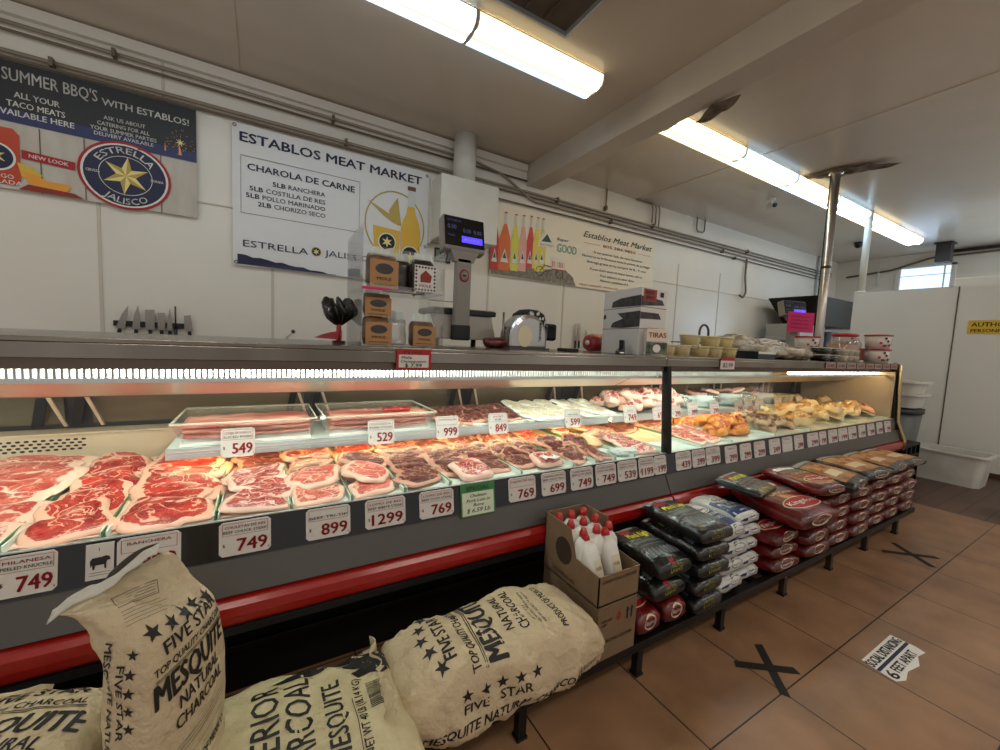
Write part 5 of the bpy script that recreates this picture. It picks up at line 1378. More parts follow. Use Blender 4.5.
# ================================================================ SMALL CHARCOAL BAGS
bag_black = mat('bag_black', (.085, .085, .088), .28, coat=.5, bump=(28, .5))
bag_red = mat('bag_red', (.50, .07, .07), .30, coat=.4, nz=(6, (.30, .05, .05), .12), bump=(28, .45))
bag_white = mat('bag_white', (.82, .82, .80), .30, coat=.4, bump=(28, .45))
blue = mat('bag_blue', (.13, .20, .42), .35); tanp = mat('bag_tan', (.72, .56, .40), .5, nz=(9, (.50, .30, .16), .15))
yel = mat('bag_yellow', (.88, .85, .22), .4); silver = mat('bag_silver', (.62, .63, .62), .35); greyb = mat('bag_greyprint', (.40, .42, .42), .4)
cream = mat('bag_cream', (.84, .78, .66), .45)
def small_bag(kind, w_, l_, h_, seed):
    t = thing({'black': 'black', 'red': 'red', 'blue': 'white_and_blue', 'tan': 'brown'}[kind] + '_charcoal_bag', '', 'charcoal bag')
    m = {'black': bag_black, 'red': bag_red, 'blue': bag_white, 'tan': bag_black}[kind]
    s_ = sack_mb(l_, w_, h_, m, seed, .007, .55, .5, 30, 28, .05, 1.0, sqr=.55)
    # turn: length along +y, front end at y = 0
    s_.v = [(-y, x + l_ / 2, z) for x, y, z in s_.v]
    s_.build('bag', t); bv = bvh_of(s_)
    top = MB(); end = MB(); side = MB()
    if kind == 'black':
        text(top, 'Match Light', -w_ * .30, l_ * .14, .045, yel, uvf, w_ * .62, 0, .05, shear=.2)
        top.flat(rect(-w_ * .32, l_ * .28, -w_ * .02, l_ * .36), tagr, uvf); top.flat(rect(-w_ * .4, l_ * .38, w_ * .4, l_ * .46), silver, uvf)
        top.flat(rect(-w_ * .36, -l_ * .02, w_ * .38, l_ * .04), greyb, uvf); top.flat(rect(-w_ * .36, -l_ * .10, w_ * .3, -l_ * .07), greyb, uvf)
        text(top, 'INSTANT CHARCOAL', -w_ * .34, l_ * .06, .018, silver, uvf, w_ * .7, 0, .02)
        for i in range(7): top.flat([(-w_ * .38 + i * w_ * .11, -l_ * .34), (-w_ * .30 + i * w_ * .11, -l_ * .34), (-w_ * .27 + i * w_ * .11, -l_ * .16), (-w_ * .36 + i * w_ * .11, -l_ * .20)], greyb, uvf)
        text(end, 'MATCH', -w_ * .18, .012, h_ * .16, mat('print_olive', (.60, .58, .22), .5), uvf, w_ * .34, 0, .04); text(end, 'LIGHT', -w_ * .18, -.010, h_ * .16, MATS['print_olive'], uvf, w_ * .34, 0, .04)
        end.flat(rect(-w_ * .18, .030, -w_ * .04, .044), tagr, uvf)
    if kind in ('red', 'tan'):
        if kind == 'red':
            top.flat(ell(0, -l_ * .22, w_ * .40, l_ * .13), cream, uvf); top.flat(ell(0, -l_ * .22, w_ * .37, l_ * .115), tagr, uvf, .0006)
            text(top, 'Kingsford', 0, -l_ * .25, .034, white, uvf, w_ * .62, .0012, .04, align='C')
            text(top, 'ORIGINAL', 0, l_ * .02, .030, cream, uvf, w_ * .6, 0, .04, align='C')
            top.flat(rect(-w_ * .42, l_ * .12, w_ * .42, l_ * .20), greyb, uvf); top.flat(rect(-w_ * .42, l_ * .24, w_ * .2, l_ * .34), white, uvf)
            for i in range(9): top.flat(star(-w_ * .36 + i * w_ * .09, l_ * .40, .017, .6, 6, i), greyb, uvf)
        else:
            top.flat(rect(-w_ * .42, -l_ * .36, w_ * .42, l_ * .30), tanp, uvf); top.flat(rect(-w_ * .30, -l_ * .2, w_ * .1, -l_ * .02), cream, uvf, .0006)
            for i in range(8): top.flat(star(w_ * .25 * math.sin(i * 2.1), l_ * .14 + l_ * .09 * math.cos(i * 1.7), .022, .7, 7, i), MATS['mango'] if i % 2 else MATS['chili'], uvf, .0008)
            top.flat(rect(-w_ * .42, l_ * .33, w_ * .42, l_ * .42), silver, uvf)
        end.flat(ell(0, .008, w_ * .23, h_ * .26), cream, uvf); end.flat(ell(0, .008, w_ * .20, h_ * .21), bag_red, uvf, .0006)
        text(end, 'Kingsford', 0, .002, h_ * .14, white, uvf, w_ * .33, .0012, .04, align='C')
        end.flat(rect(-w_ * .38, -h_ * .36, w_ * .38, -h_ * .27), cream, uvf)
    if kind == 'blue':
        top.flat([(-w_ * .45, -l_ * .40), (w_ * .45, -l_ * .40), (w_ * .45, l_ * .02), (w_ * .1, l_ * .16), (-w_ * .45, l_ * .10)], blue, uvf)
        top.flat(ell(-w_ * .02, l_ * .10, w_ * .32, l_ * .11), white, uvf, .0006); top.flat(ell(-w_ * .02, l_ * .10, w_ * .28, l_ * .09), tagr, uvf, .0010); top.flat(ell(-w_ * .02, l_ * .10, w_ * .26, l_ * .08), white, uvf, .0014)
        text(top, 'Kingsford', -w_ * .02, l_ * .08, .026, navy, uvf, w_ * .42, .0018, .04, align='C'); text(top, 'PROFESSIONAL', 0, -l_ * .10, .026, white, uvf, w_ * .7, .0006, .03, align='C')
        text(top, 'BRIQUETS', 0, -l_ * .22, .024, white, uvf, w_ * .5, .0006, .03, align='C'); top.flat(rect(-w_ * .45, -l_ * .46, w_ * .45, -l_ * .40), white, uvf)
        end.flat(rect(-w_ * .42, -h_ * .35, -w_ * .10, h_ * .16), blue, uvf); end.flat(ell(w_ * .16, .014, w_ * .20, h_ * .22), greyb, uvf); end.flat(ell(w_ * .16, .014, w_ * .17, h_ * .18), white, uvf, .0006)
        text(end, 'Kingsford', w_ * .16, .009, h_ * .10, navy, uvf, w_ * .28, .0012, .03, align='C')
        end.flat(rect(-w_ * .06, -h_ * .32, w_ * .36, -h_ * .20), navy, uvf)
    link_mesh(print_on(top, bv, (0, l_ / 2, 0), (1, 0, 0), (0, 1, 0), cell=.03), 'top_print', t)
    link_mesh(print_on(end, bv, (0, 0, h_ / 2), (1, 0, 0), (0, 0, 1), cell=.03), 'end_print', t)
    return t
rb = random.Random(11)
pos = ['bottom', 'second from the bottom', 'third from the bottom', 'fourth from the bottom', 'fifth from the bottom', 'sixth from the bottom']
protos = {}
def stack(kind, x, y, n, w_, l_, h_, z0, where, seed, skip=(), grp=None):
    for k in range(n):
        nm = 'top one' if k == n - 1 else pos[k]
        if n == 1: nm = 'single one'
        lb = '%s charcoal bag, %s of %s' % ({'black': 'black', 'red': 'red', 'blue': 'white and blue', 'tan': 'food pictured'}[kind], nm, where)
        L_ = (x + rb.uniform(-.012, .012), y + rb.uniform(-.012, .012), z0 + k * h_ * .93)
        rz = rb.uniform(-.05, .05)
        key_ = (kind, w_, l_, h_)
        if key_ not in protos:
            o = small_bag(kind, w_, l_, h_, seed); protos[key_] = o; o.location = L_; o.rotation_euler = (0, 0, rz); o['label'] = lb; o['group'] = grp or where
        else:
            dup(protos[key_], L_, rz, lb, grp or where)
stack('red', 1.485, 1.10, 1, .17, .35, .125, .168, 'the rack right beside the bottle carton', 31, grp='red bags under the black ones')
stack('red', 1.665, 1.10, 1, .17, .35, .125, .168, 'the rack under the short black stack', 31, grp='red bags under the black ones')
stack('black', 1.625, 1.10, 2, .235, .35, .115, .290, 'the short black stack next to the bottle carton', 33)
stack('black', 1.90, 1.07, 5, .25, .385, .095, .168, 'the tall black stack', 35)
stack('blue', 2.155, 1.12, 4, .245, .345, .098, .168, 'the near white and blue stack', 41)
stack('blue', 2.36, 1.15, 5, .22, .31, .085, .168, 'the rear white and blue stack', 43)
stack('red', 2.66, 1.09, 3, .31, .36, .092, .168, 'the first red stack', 47)
for k in range(6):
    stack('red', 3.06 + .335 * k, 1.09 + .01 * (k % 2), 4, .325, .36, .098, .168, 'the %s four bag red stack' % ordn[k], 49)
def lay(kind, w_, l_, h_, loc, rot, label, seed):
    o = small_bag(kind, w_, l_, h_, seed); o.location = loc; o.rotation_euler = rot; o['label'] = label; o['group'] = 'loose bags on top of the stacks'
lay('red', .46, .44, .13, (2.86, 1.02, .415), (.14, 0, -.06), 'large red charcoal bag with big oval logo sprawling over the first red stack', 61)
lay('red', .42, .38, .09, (3.22, 1.08, .545), (.05, .03, -.1), 'red charcoal bag on the stacks, right of the big oval logo bag', 62)
lay('tan', .40, .40, .10, (3.50, 1.04, .545), (.05, 0, .12), 'black bag with pale food picture hanging over the middle red stacks', 63)
lay('tan', .44, .38, .09, (3.95, 1.07, .55), (.03, 0, -.08), 'brown food picture bag on top of the middle red stacks', 64)
lay('tan', .46, .37, .08, (4.42, 1.08, .55), (.02, 0, .06), 'brown food picture bag on top of the red stacks near the far end', 65)
lay('tan', .40, .37, .07, (4.80, 1.08, .55), (.02, 0, -.05), 'brown food picture bag at the far end of the rack', 66)
lay('black', .34, .26, .06, (2.60, 1.19, .60), (.10, .03, .2), 'black bag with a rolled top behind the big oval logo bag', 67)

# ================================================================ ON THE WORKTOP
ZT = 1.416
before_top = set(bpy.data.objects)
# acrylic display with bread bags
t = thing('acrylic_display', 'tall clear acrylic display stand with bagged sweets on two levels on the counter', 'display stand', (.29, 1.44, ZT))
m = MB(); a, H = .30, .40
m.box(0, .003, 0, .28, 0, H + .01, acryl).box(a - .003, a, 0, .28, 0, H - .04, acryl).box(0, a, .277, .28, 0, H, acryl); m.build('walls', t)
MB().box(0, a, 0, .28, 0, .003, acryl).box(0, a, 0, .28, .20, .204, acryl).build('shelf', t)
MB().box(0, a, -.002, 0, .19, .215, acryl).box(0, .10, -.004, -.002, .194, .203, pinkp).build('shelf_lip', t)
MB().tube([(.07, -.006, .195), (.22, -.006, .195)], .004, steel, 8).tube([(.18, -.006, .21), (.18, -.006, .185)], .005, steel, 8).build('clip_bar', t)
MB().box(-.0005, 0, .0, .28, 0, H, acryl).build('edge', t)
brn = mat('mole_label', (.50, .38, .25), .35, coat=.5, nz=(22, (.30, .21, .14), .15), bump=(30, .5)); dk = mat('mole_dark', (.14, .09, .07), .3, coat=.5, bump=(40, .4))
pld = mat('patterned_label', (.86, .84, .82), .5)
def food_bag(loc, w_, h_, d_, kind, label, seed):
    t = thing('mole_bag', label, 'food bag', loc, 0, 'bags in the acrylic display')
    s_ = sack_mb(h_, w_, d_, {0: brn, 2: cello}.get(kind, dk), seed, .005, .6, .35, 20, 24, .1)
    s_.v = [(-y, -(z - d_ / 2), x + h_ / 2) for x, y, z in s_.v]; s_.v = [(x, y, z) for x, y, z in s_.v]
    s_.build('bag', t)
    top = MB(); top.grid(lambda a, b2: ((a - .5) * w_ * (.95 - .35 * b2) , (.3 - .6 * a) * .01 + .008 * math.sin(a * 9 + seed), h_ * .84 + .045 * b2 + .004 * math.sin(a * 7 + seed)), 14, 4, cloth_p); top.build('film_neck', t)
    yy = -d_ / 2 - .0025
    lm = MB(); f4 = lambda u, v, w: (u, yy - w, v)
    if kind == 0:
        lm.flat(rect(-w_ * .44, h_ * .02, w_ * .44, h_ * .80), mat('mole_front', (.68, .50, .31), .5), f4, 0); lm.flat(ell(0, h_ * .56, w_ * .28, h_ * .15), dk, f4, .001)
        text(lm, 'MOLE', 0, h_ * .24, h_ * .09, ink, f4, w_ * .45, .001, .02, align='C'); lm.flat(rect(-w_ * .34, h_ * .10, w_ * .34, h_ * .12), ink, f4, .001)
    elif kind == 1:
        lm.flat(rect(-w_ * .42, h_ * .02, w_ * .42, h_ * .80), pld, f4, 0)
        for i in range(7):
            for j in (0, 6): lm.flat(star((i - 3) * w_ * .12, h_ * (.08 + .11 * j), .006, .5, 4), ink, f4, .001); lm.flat(star((j - 3) * w_ * .12, h_ * (.08 + .11 * i), .006, .5, 4), ink, f4, .001)
        lm.flat([(-.02, h_ * .3), (.02, h_ * .3), (.025, h_ * .5), (0, h_ * .66), (-.02, h_ * .5)], MATS['chili'], f4, .001)
        text(lm, 'MOLE', 0, h_ * .16, h_ * .08, ink, f4, w_ * .45, .001, .02, align='C')
    if lm.v: lm.build('label', t)
    return t
food_bag((.375, 1.52, ZT + .206), .115, .125, .07, 0, 'brown labelled mole bag on the upper level of the acrylic stand, left', 1)
food_bag((.455, 1.56, ZT + .206), .08, .12, .06, 3, 'unlabelled dark mole bag in the middle of the upper acrylic shelf', 2)
food_bag((.525, 1.51, ZT + .206), .10, .125, .07, 1, 'white patterned mole bag on the upper acrylic shelf, right', 3)
food_bag((.355, 1.50, ZT + .004), .105, .10, .07, 0, 'brown labelled mole bag at the lower left of the acrylic stand, bottom one', 4)
food_bag((.355, 1.51, ZT + .104), .105, .085, .06, 0, 'brown labelled mole bag stacked on the lower left one in the acrylic stand', 5)
food_bag((.44, 1.56, ZT + .004), .09, .10, .06, 2, 'clear bag of dark food in the middle bottom of the acrylic stand', 6)
food_bag((.525, 1.50, ZT + .004), .10, .095, .07, 0, 'brown labelled mole bag at the lower right of the acrylic stand', 7)
t = thing('price_card', 'red edged handwritten Mole Oaxaqueno $7.99 card stuck on the steel counter edge', 'sign card', (.392, 1.367, 1.342))
MB().box(0, .125, -.003, 0, 0, .068, tagr).box(.008, .115, -.004, -.003, .006, .050, tagw).build('card', t)
m = MB(); f5 = lambda u, v, w: (u, -.0045 - w, v)
text(m, 'SPECIAL', .0625, .055, .008, white, f5, .07, 0, .02, align='C')
text(m, 'Mole', .018, .036, .010, ink, f5, .035, 0, .04); text(m, 'Oaxaqueno', .015, .023, .009, ink, f5, .09, 0, .04, shear=.2); text(m, '$ 7.99', .03, .008, .012, ink, f5, .06, 0, .05)
m.build('handwriting', t)

# black bundle on a red stand
t = thing('black_flower_brush', 'black ruffled bundle on a red stand on the counter left of the acrylic display', 'bundle', (.245, 1.62, ZT))
m = MB(); m.grid(lambda a, b2: ((.010 + .036 * math.sin(PI * min(1, b2 * .75))) * math.cos(a * 2 * PI) * (1 + .5 * math.sin(a * 2 * PI * 5 + 4 * b2)), (.010 + .036 * math.sin(PI * min(1, b2 * .75))) * math.sin(a * 2 * PI) * (1 + .5 * math.sin(a * 2 * PI * 5 + 4 * b2)), .07 + .09 * b2 + .012 * math.sin(a * 2 * PI * 6) * b2), 42, 8, mat('black_film', (.06, .06, .06), .2, coat=.5), True, True); m.build('bundle', t)
MB().tube([(0, 0, .005), (0, 0, .09)], .009, red, 10).build('stem', t)
m = MB(); m.prism([(-.085, .02), (.01, .015), (.01, .05), (-.03, .042), (-.06, .032)], red, lambda u, v, w: (u, -.008 + w, v), .016); m.build('red_arm', t)
MB().box(-.02, .02, -.02, .02, 0, .012, black).build('foot', t)

# scales
def scale(loc, s_, label, rz=0, extra=False):
    t = thing('digital_scale', label, 'scale', loc, rz)
    m = MB(); m.add([(-.15, -.13, .035), (.24, -.13, .035), (.24, .14, .035), (-.15, .14, .035), (-.13, -.10, .150), (.22, -.10, .150), (.22, .12, .150), (-.13, .12, .150)], [(0, 1, 5, 4), (1, 2, 6, 5), (2, 3, 7, 6), (3, 0, 4, 7), (4, 5, 6, 7), (3, 2, 1, 0)], mat('scale_grey', (.66, .64, .60), .4)); m.build('housing', t, bevel=.006)
    MB().box(-.15, .24, -.118, .135, .150, .172, black).box(-.145, .235, -.112, .13, .172, .177, steel).build('platform', t, bevel=.004)
    MB().tube([(-.09, .12, .175), (-.09, .12, .222), (.17, .12, .222), (.17, .12, .175)], .003, steel, 6).build('guard_rail', t)
    m = MB()
    for fx in (-.12, .21):
        for fy in (-.10, .11): m.tube([(fx, fy, 0), (fx, fy, .035)], .016, black, 10)
    m.build('feet', t)
    MB().box(-.045, .045, -.17, -.125, .035, .40, mat('scale_post', (.55, .53, .50), .45)).box(-.05, .05, -.175, -.12, .03, .10, black).build('post', t, bevel=.008)
    m = MB(); m.lathe([(.028, 0), (.028, .002)], tagr, n=20, M=Matrix.Translation((0, -.171, .32)) @ Matrix.Rotation(PI / 2, 4, 'X')); m.lathe([(.022, 0.002), (.022, .003)], MATS['scale_post'], n=20, M=Matrix.Translation((0, -.171, .32)) @ Matrix.Rotation(PI / 2, 4, 'X')); m.flat(ell(0, .32, .012, .005, 12), ink, lambda u, v, w: (u, -.1745, v)); m.build('round_badge', t)
    h = MB(); h.box(-.125, .125, -.035, .035, -.01, .150, MATS['scale_post'])
    ho = h.build('display_head', t, bevel=.012); ho.location = (.0, -.14, .43); ho.rotation_euler = (-.22, 0, .0)
    g_ = MB(); g_.prism([(-.055, .38), (.055, .38), (.09, .44), (-.09, .44)], MATS['scale_post'], lambda u, v, w: (u, -.17 + w, v), .05); g_.build('neck', t)
    sm_ = MB(); f6 = lambda u, v, w: (u, -.0362 - w, v)
    sm_.flat(rect(-.118, .008, .118, .142), mat('screen_black', (.03, .035, .06), .15), f6, 0)
    lcd = emis('screen_blue', (.28, .22, .95), 1.6)
    sm_.flat(rect(-.02, .028, .105, .058), lcd, f6, .001)
    dim = emis('screen_dim', (.30, .32, .50), .35)
    text(sm_, 'ESTABLOS', -.10, .120, .009, dim, f6, .08, .001, .02); text(sm_, '0.00', -.10, .085, .02, dim, f6, .05, .001, .02); text(sm_, '0.00  0.00', -.01, .075, .02, dim, f6, .11, .001, .02); text(sm_, 'TARE', -.10, .05, .009, dim, f6, .04, .001, .02)
    text(sm_, 'WELCOME', -.005, .039, .010, white, f6, .09, .0015, .02)
    sm_.build('screen', ho)
    return t
sc1 = scale((.90, 2.10, ZT), 1, 'grey counter scale with a tall post and tilted display showing a blue line')
sc1.scale = (.95, .95, 1.15)
# red bundle pack, dome slicer, cap, roll
def wrapped(loc, sx, sy, sz, m, label, name, seed, cat='package', rz=0): return crumple(loc[0], loc[1], loc[2], sx, sy, sz, m, label, cat, name, seed, rz, amp=.12)
wrapped((1.09, 1.86, ZT), .20, .10, .06, mat('red_pack', (.36, .07, .09), .3, coat=.5), 'dark red flat pack between the scale and the steel slicer dome', 'red_pack', 5)
t = thing('meat_slicer', 'round shiny steel slicer housing on the counter with vertical lettering', 'slicer', (1.205, 1.80, ZT))
def dome(a, b2):
    u = a * PI; x = -math.cos(u) * .115; zt = .06 + .125 * math.sin(u) ** .8
    return (x, -.06 + .12 * b2 , zt * 1.0 if True else 0)
m = MB(); pts = [(-.115, 0), (-.115, .07)] + [(-.115 * math.cos(PI * k / 16), .07 + .115 * math.sin(PI * k / 16)) for k in range(1, 16)] + [(.115, .07), (.115, 0)]
m.prism(pts, mat('slicer_steel', (.74, .73, .72), .22, .9), lambda u, v, w: (u, -.05 + w, v), .13); m.build('housing', t, bevel=.02)
m = MB(); text(m, 'BERKEL', .055, .145, .014, ink, lambda u, v, w: (u, -.0515, v), .10, 0, .04, rot=-PI / 2); m.flat(ell(-.035, .07, .045, .055), mat('slicer_glow', (.85, .80, .66), .2, .6), lambda u, v, w: (u, -.0512, v)); m.build('plate', t)
MB().tube([(-.12, .03, .0), (-.12, .03, .19)], .006, steel, 8).box(-.125, .125, -.055, .09, 0, .012, greyd).build('base', t)
t = thing('patterned_cap', 'black cap with white flower pattern sitting behind the steel slicer dome', 'cap', (1.37, 2.02, ZT + .125))
m = MB(); m.lathe([(.10, 0), (.105, .04), (.095, .08), (.06, .105), (.01, .112)], mat('cap_cloth', (.05, .05, .06), .8), n=24); m.build('crown', t)
m = MB(); rq = random.Random(2)
for k in range(26):
    q = rq.uniform(-PI, 0); zz = rq.uniform(.01, .085); R = .107 - max(0, zz - .05) * .3
    c_, s_ = math.cos(q), math.sin(q)
    m.flat(star(0, 0, .014, .45, 5, k), white, lambda u, v, w: (R * c_ - u * s_, R * s_ + u * c_ - .001, zz + v))
m.build('flower_print', t)
MB().box(-.07, .07, -.07, .07, -.125, 0.0, greyd).build('stand', t)
t = thing('black_hand_crank', 'black square knob of the slicer sticking out right of the patterned cap', 'knob', (1.475, 1.97, ZT))
MB().box(-.045, .04, -.05, .05, .055, .155, black_g).build('knob', t, bevel=.015); MB().tube([(-.03, .0, 0), (-.03, .0, .06)], .012, steel, 8).build('stem', t)
tag(MB().box(1.33, 1.41, 1.60, 1.68, ZT, ZT + .018, black).build('black_block', bevel=.003), 'small black block on the counter just right of the slicer dome', 'block')
t = thing('wrapped_meat_roll', 'round dark red plastic wrapped bundle on the counter before the wall knives', 'package', (1.82, 1.90, ZT + .055), .12)
m = MB(); m.tube([(-.09, 0, 0), (-.085, 0, 0), (-.06, 0, 0), (.06, 0, .005), (.085, 0, .01), (.095, 0, .01)], [.02, .045, .055, .055, .042, .015], mat('roll_red', (.62, .12, .14), .3, coat=.6, bump=(18, .8)), 18); m.build('roll', t)
m = MB(); m.tube([(-.093, 0, 0), (-.089, 0, 0)], .016, white, 14); m.build('end_label', t); MB().box(-.11, .12, -.07, .07, -.055, -.05, cello).build('film', t)
# printed display box
t = thing('printed_display_box', 'tall white box with grey meat pictures and a red badge on the counter', 'box', (1.60, 1.50, ZT))
A, B_, C_ = V((.11, .247, 0)), V((.042, -.08, 0)), V((.253, -.069, 0)); h = .345
wb = mat('box_white', (.84, .82, .80), .35)
m = MB(); D_ = A + C_ - B_
vs = [A, B_, C_, D_] + [q + V((0, 0, h)) for q in (A, B_, C_, D_)]
m.add(vs, [(0, 1, 5, 4), (1, 2, 6, 5), (2, 3, 7, 6), (3, 0, 4, 7), (4, 5, 6, 7), (3, 2, 1, 0)], wb); m.build('box', t, bevel=.003)
jer = mat('jerky_print', (.30, .28, .28), .6, nz=(30, (.14, .13, .13), .2))
def face(P, Q):
    d = (Q - P).normalized(); n_ = V((d.y, -d.x, 0))
    return lambda u, v, w: P + d * u + V((0, 0, v)) + n_ * (.001 + w)
m = MB(); fA = face(A, B_); fB = face(B_, C_); LA = (B_ - A).length; LB = (C_ - B_).length
for fX, L_ in ((fA, LA), (fB, LB)):
    for zz in (.135, .245): m.flat(rect(0, zz, L_, zz + .003), ink_soft, fX)
m.flat([(.08, .255), (LA, .25), (LA, .305), (.16, .30), (.09, .285)], jer, fA); m.flat([(.08, .145), (.18, .14), (LA, .145), (LA, .225), (.14, .22), (.19, .19), (.10, .17)], jer, fA)
m.flat([(0, .25), (LB * .9, .265), (LB * .8, .29), (0, .30)], jer, fB); m.flat([(0, .185), (LB * .8, .19), (LB * .7, .22), (0, .22)], jer, fB)
m.flat(ell(.02, .205, .012, .014), ink, fA, .0005)
m.flat(rect(.015, .275, .12, .338), mat('badge_red', (.55, .20, .14), .5), fB, .0008); text(m, 'BEEF', .03, .312, .018, ink, fB, .07, .0015, .03); text(m, 'JERKY', .03, .287, .018, ink, fB, .075, .0015, .03)
m.flat(rect(LB * .7, .305, LB * .85, .33), ink, fB, .0008); m.build('print', t)
t = thing('black_stapler', 'small black hand tool lying before the printed box', 'hand tool', (1.555, 1.455, ZT), .5)
m = MB(); m.prism([(0, 0), (.10, 0), (.10, .02), (.085, .07), (.06, .075), (.065, .035), (.0, .018)], black_g, lambda u, v, w: (u, w, v), .025); m.build('body', t, bevel=.003)
MB().lathe([(.012, .0), (.014, .01), (.008, .014)], chrome, c=(.01, -.005, 0), n=12).build('wheel', t)
t = thing('snack_bag', 'clear bag labelled TIRAS leaning on the printed box', 'food bag', (1.71, 1.375, ZT), -.45)
s_ = sack_mb(.14, .12, .04, cello, 77, .006, .4, .3, 18, 22, .06); s_.v = [(-y, -(z - .02), x + .07) for x, y, z in s_.v]; s_.build('bag', t)
m = MB(); f7 = lambda u, v, w: (u, -.0245 - w, v)
m.flat(rect(-.055, .075, .055, .135), mat('snack_cream', (.90, .82, .74), .5), f7); text(m, 'TIRAS', -.045, .092, .026, mat('snack_brown', (.50, .22, .12), .5), f7, .09, .001, .03)
m.flat(rect(-.055, .01, .055, .068), mat('snack_green', (.42, .46, .38), .5, nz=(30, (.20, .22, .18), .1)), f7); m.flat(ell(0, .038, .02, .02), white, f7, .001); m.build('label', t)

# tubs of yellow food
tub = thing('food_tub', '', 'tub', (0, 0, 0), 0, 'clear tubs of yellow food on the counter')
yf = mat('yellow_food', (.88, .76, .38), .5, nz=(20, (.72, .60, .32), .2))
MB().lathe([(.050, .003), (.058, .052)], yf, n=24).build('filling', tub)
MB().lathe([(.053, 0), (.064, .06)], clear('tub_clear', refl=.10, rough=.15, body=.28, bodycol=(.95, .91, .72)), n=24, cap=False).build('cup', tub)
MB().lathe([(.064, .058), (.064, .064), (.058, .066), (.01, .066)], mat('tub_lid', (.84, .77, .52), .3), n=24).build('lid', tub)
tp_ = [(2.03, 1.56, 0, 'lower tub at the left end of the yellow tub row'), (2.17, 1.56, 0, 'second lower tub of the yellow tub row'), (2.36, 1.56, 0, 'third lower tub of the yellow tub row'), (2.50, 1.56, 0, 'fourth lower tub of the yellow tub row'),
       (2.66, 1.56, 0, 'last lower tub of the yellow tub row, by the small red card'), (2.32, 1.60, .068, 'left tub stacked on top of the yellow tub row'), (2.50, 1.58, .068, 'middle tub stacked on top of the yellow tub row'), (2.68, 1.60, .068, 'right tub stacked on top of the yellow tub row')]
for k, (xx, yy, dz, lb) in enumerate(tp_):
    lb = 'yellow food tub, ' + lb
    if k == 0: tub.location = (xx, yy, ZT); tub['label'] = lb
    else: dup(tub, (xx, yy, ZT + dz), label=lb)
t = thing('price_card', 'small red topped card on the counter edge below the yellow tubs', 'sign card', (2.28, 1.367, 1.352))
MB().box(0, .14, -.003, 0, 0, .050, tagw).box(0, .14, -.003, 0, .050, .066, tagr).build('card', t)
m = MB(); text(m, '$2.99', .02, .012, .025, ink, lambda u, v, w: (u, -.004, v), .10, 0, .03); m.build('handwriting', t)
# trays and bags of chips
tag(MB().box(2.84, 3.06, 1.45, 1.62, ZT, ZT + .05, mat('dark_blue_pack', (.10, .13, .18), .3)).box(2.84, 3.06, 1.449, 1.45, ZT + .035, ZT + .05, white).build('flat_pack', bevel=.006), 'dark flat pack with a white stripe on the counter right of the yellow tubs', 'package')
chip = mat('chip_bag', (.80, .75, .66), .22, coat=.6, nz=(14, (.46, .40, .32), .15), bump=(25, .9))
for k, (cx, cy, sx, sz) in enumerate(((3.20, 1.62, .44, .11), (3.58, 1.60, .42, .10), (3.42, 1.74, .60, .15), (3.12, 1.78, .42, .17))):
    crumple(cx, cy, ZT, sx, .26, sz, chip, ['shiny bag of pork rinds lying on the counter, left front of its pile', 'shiny bag of pork rinds at the right front of its pile', 'shiny bag of pork rinds at the back of its pile', 'large clear topped bag at the back left of the pork rind pile'][k], 'food bag', 'chip_bag', 50 + k, group='shiny bags on the counter', amp=.2)
tag(MB().box(3.0, 3.7, 1.95, 2.25, ZT + .10, ZT + .108, steel_d).box(3.0, 3.7, 1.95, 1.955, ZT, ZT + .10, steel_d).build('steel_tray_stand', bevel=.003), 'dark steel tray stand behind the shiny bags on the counter', 'tray')
# black square tubs, salsa cups, jar, lidded buckets
bx = thing('black_food_tub', '', 'tub', (0, 0, 0), 0, 'black food tubs')
m = MB(); m.lathe([(.058, 0), (.066, .045)], black_g, n=20, sq=.5); m.build('tub', bx); MB().lathe([(.069, .045), (.069, .053), (.02, .055)], cloudy, n=20, sq=.5).build('lid', bx)
for k, (xx, dz, lb) in enumerate(((3.86, 0, 'lower left'), (3.86, .056, 'upper left'), (4.01, 0, 'lower right'), (4.01, .056, 'upper right'))):
    lb = 'black food tub with clear lid on the far counter, %s of four' % lb
    if k == 0: bx.location = (xx, 1.50, ZT); bx['label'] = lb
    else: dup(bx, (xx, 1.50, ZT + dz), label=lb)
cs_ = thing('salsa_cup', '', 'cup', (0, 0, 0), 0, 'salsa cups')
MB().lathe([(.036, .002), (.040, .040)], mat('salsa', (.50, .22, .10), .4), n=16).build('filling', cs_); MB().lathe([(.038, 0), (.044, .044), (.046, .050), (.02, .051)], cloudy, n=16).build('cup', cs_)
for k, (xx, dz, lb) in enumerate(((4.20, 0, 'bottom left'), (4.31, 0, 'bottom middle'), (4.42, 0, 'bottom right'), (4.20, .052, 'upper left'), (4.31, .052, 'upper middle'), (4.42, .052, 'upper right'))):
    lb = 'small salsa cup between the black tubs and the big jar, %s' % lb
    if k == 0: cs_.location = (xx, 1.48, ZT); cs_['label'] = lb
    else: dup(cs_, (xx, 1.48, ZT + dz), label=lb)
t = thing('big_jar', 'large clear jar with red lid and orange filling near the counter end', 'jar', (4.78, 1.68, ZT))
MB().lathe([(.125, 0), (.13, .02), (.13, .17), (.10, .225), (.09, .235)], clear('jar_clear', refl=.12, body=.12), n=28, cap=False).build('glass', t)
MB().lathe([(.12, .005), (.122, .16)], mat('jar_food', (.74, .52, .38), .5), n=24).build('filling', t)
MB().lathe([(.098, .235), (.098, .262), (.02, .264)], red, n=28).build('lid', t)
m = MB(); m.flat(rect(-.02, .02, .09, .13), mat('jar_label', (.52, .16, .12), .5), lambda u, v, w: (u, -.132, v)); text(m, 'SALSA', -.01, .07, .025, cream, lambda u, v, w: (u, -.134, v), .09, 0, .03); m.build('label', t)
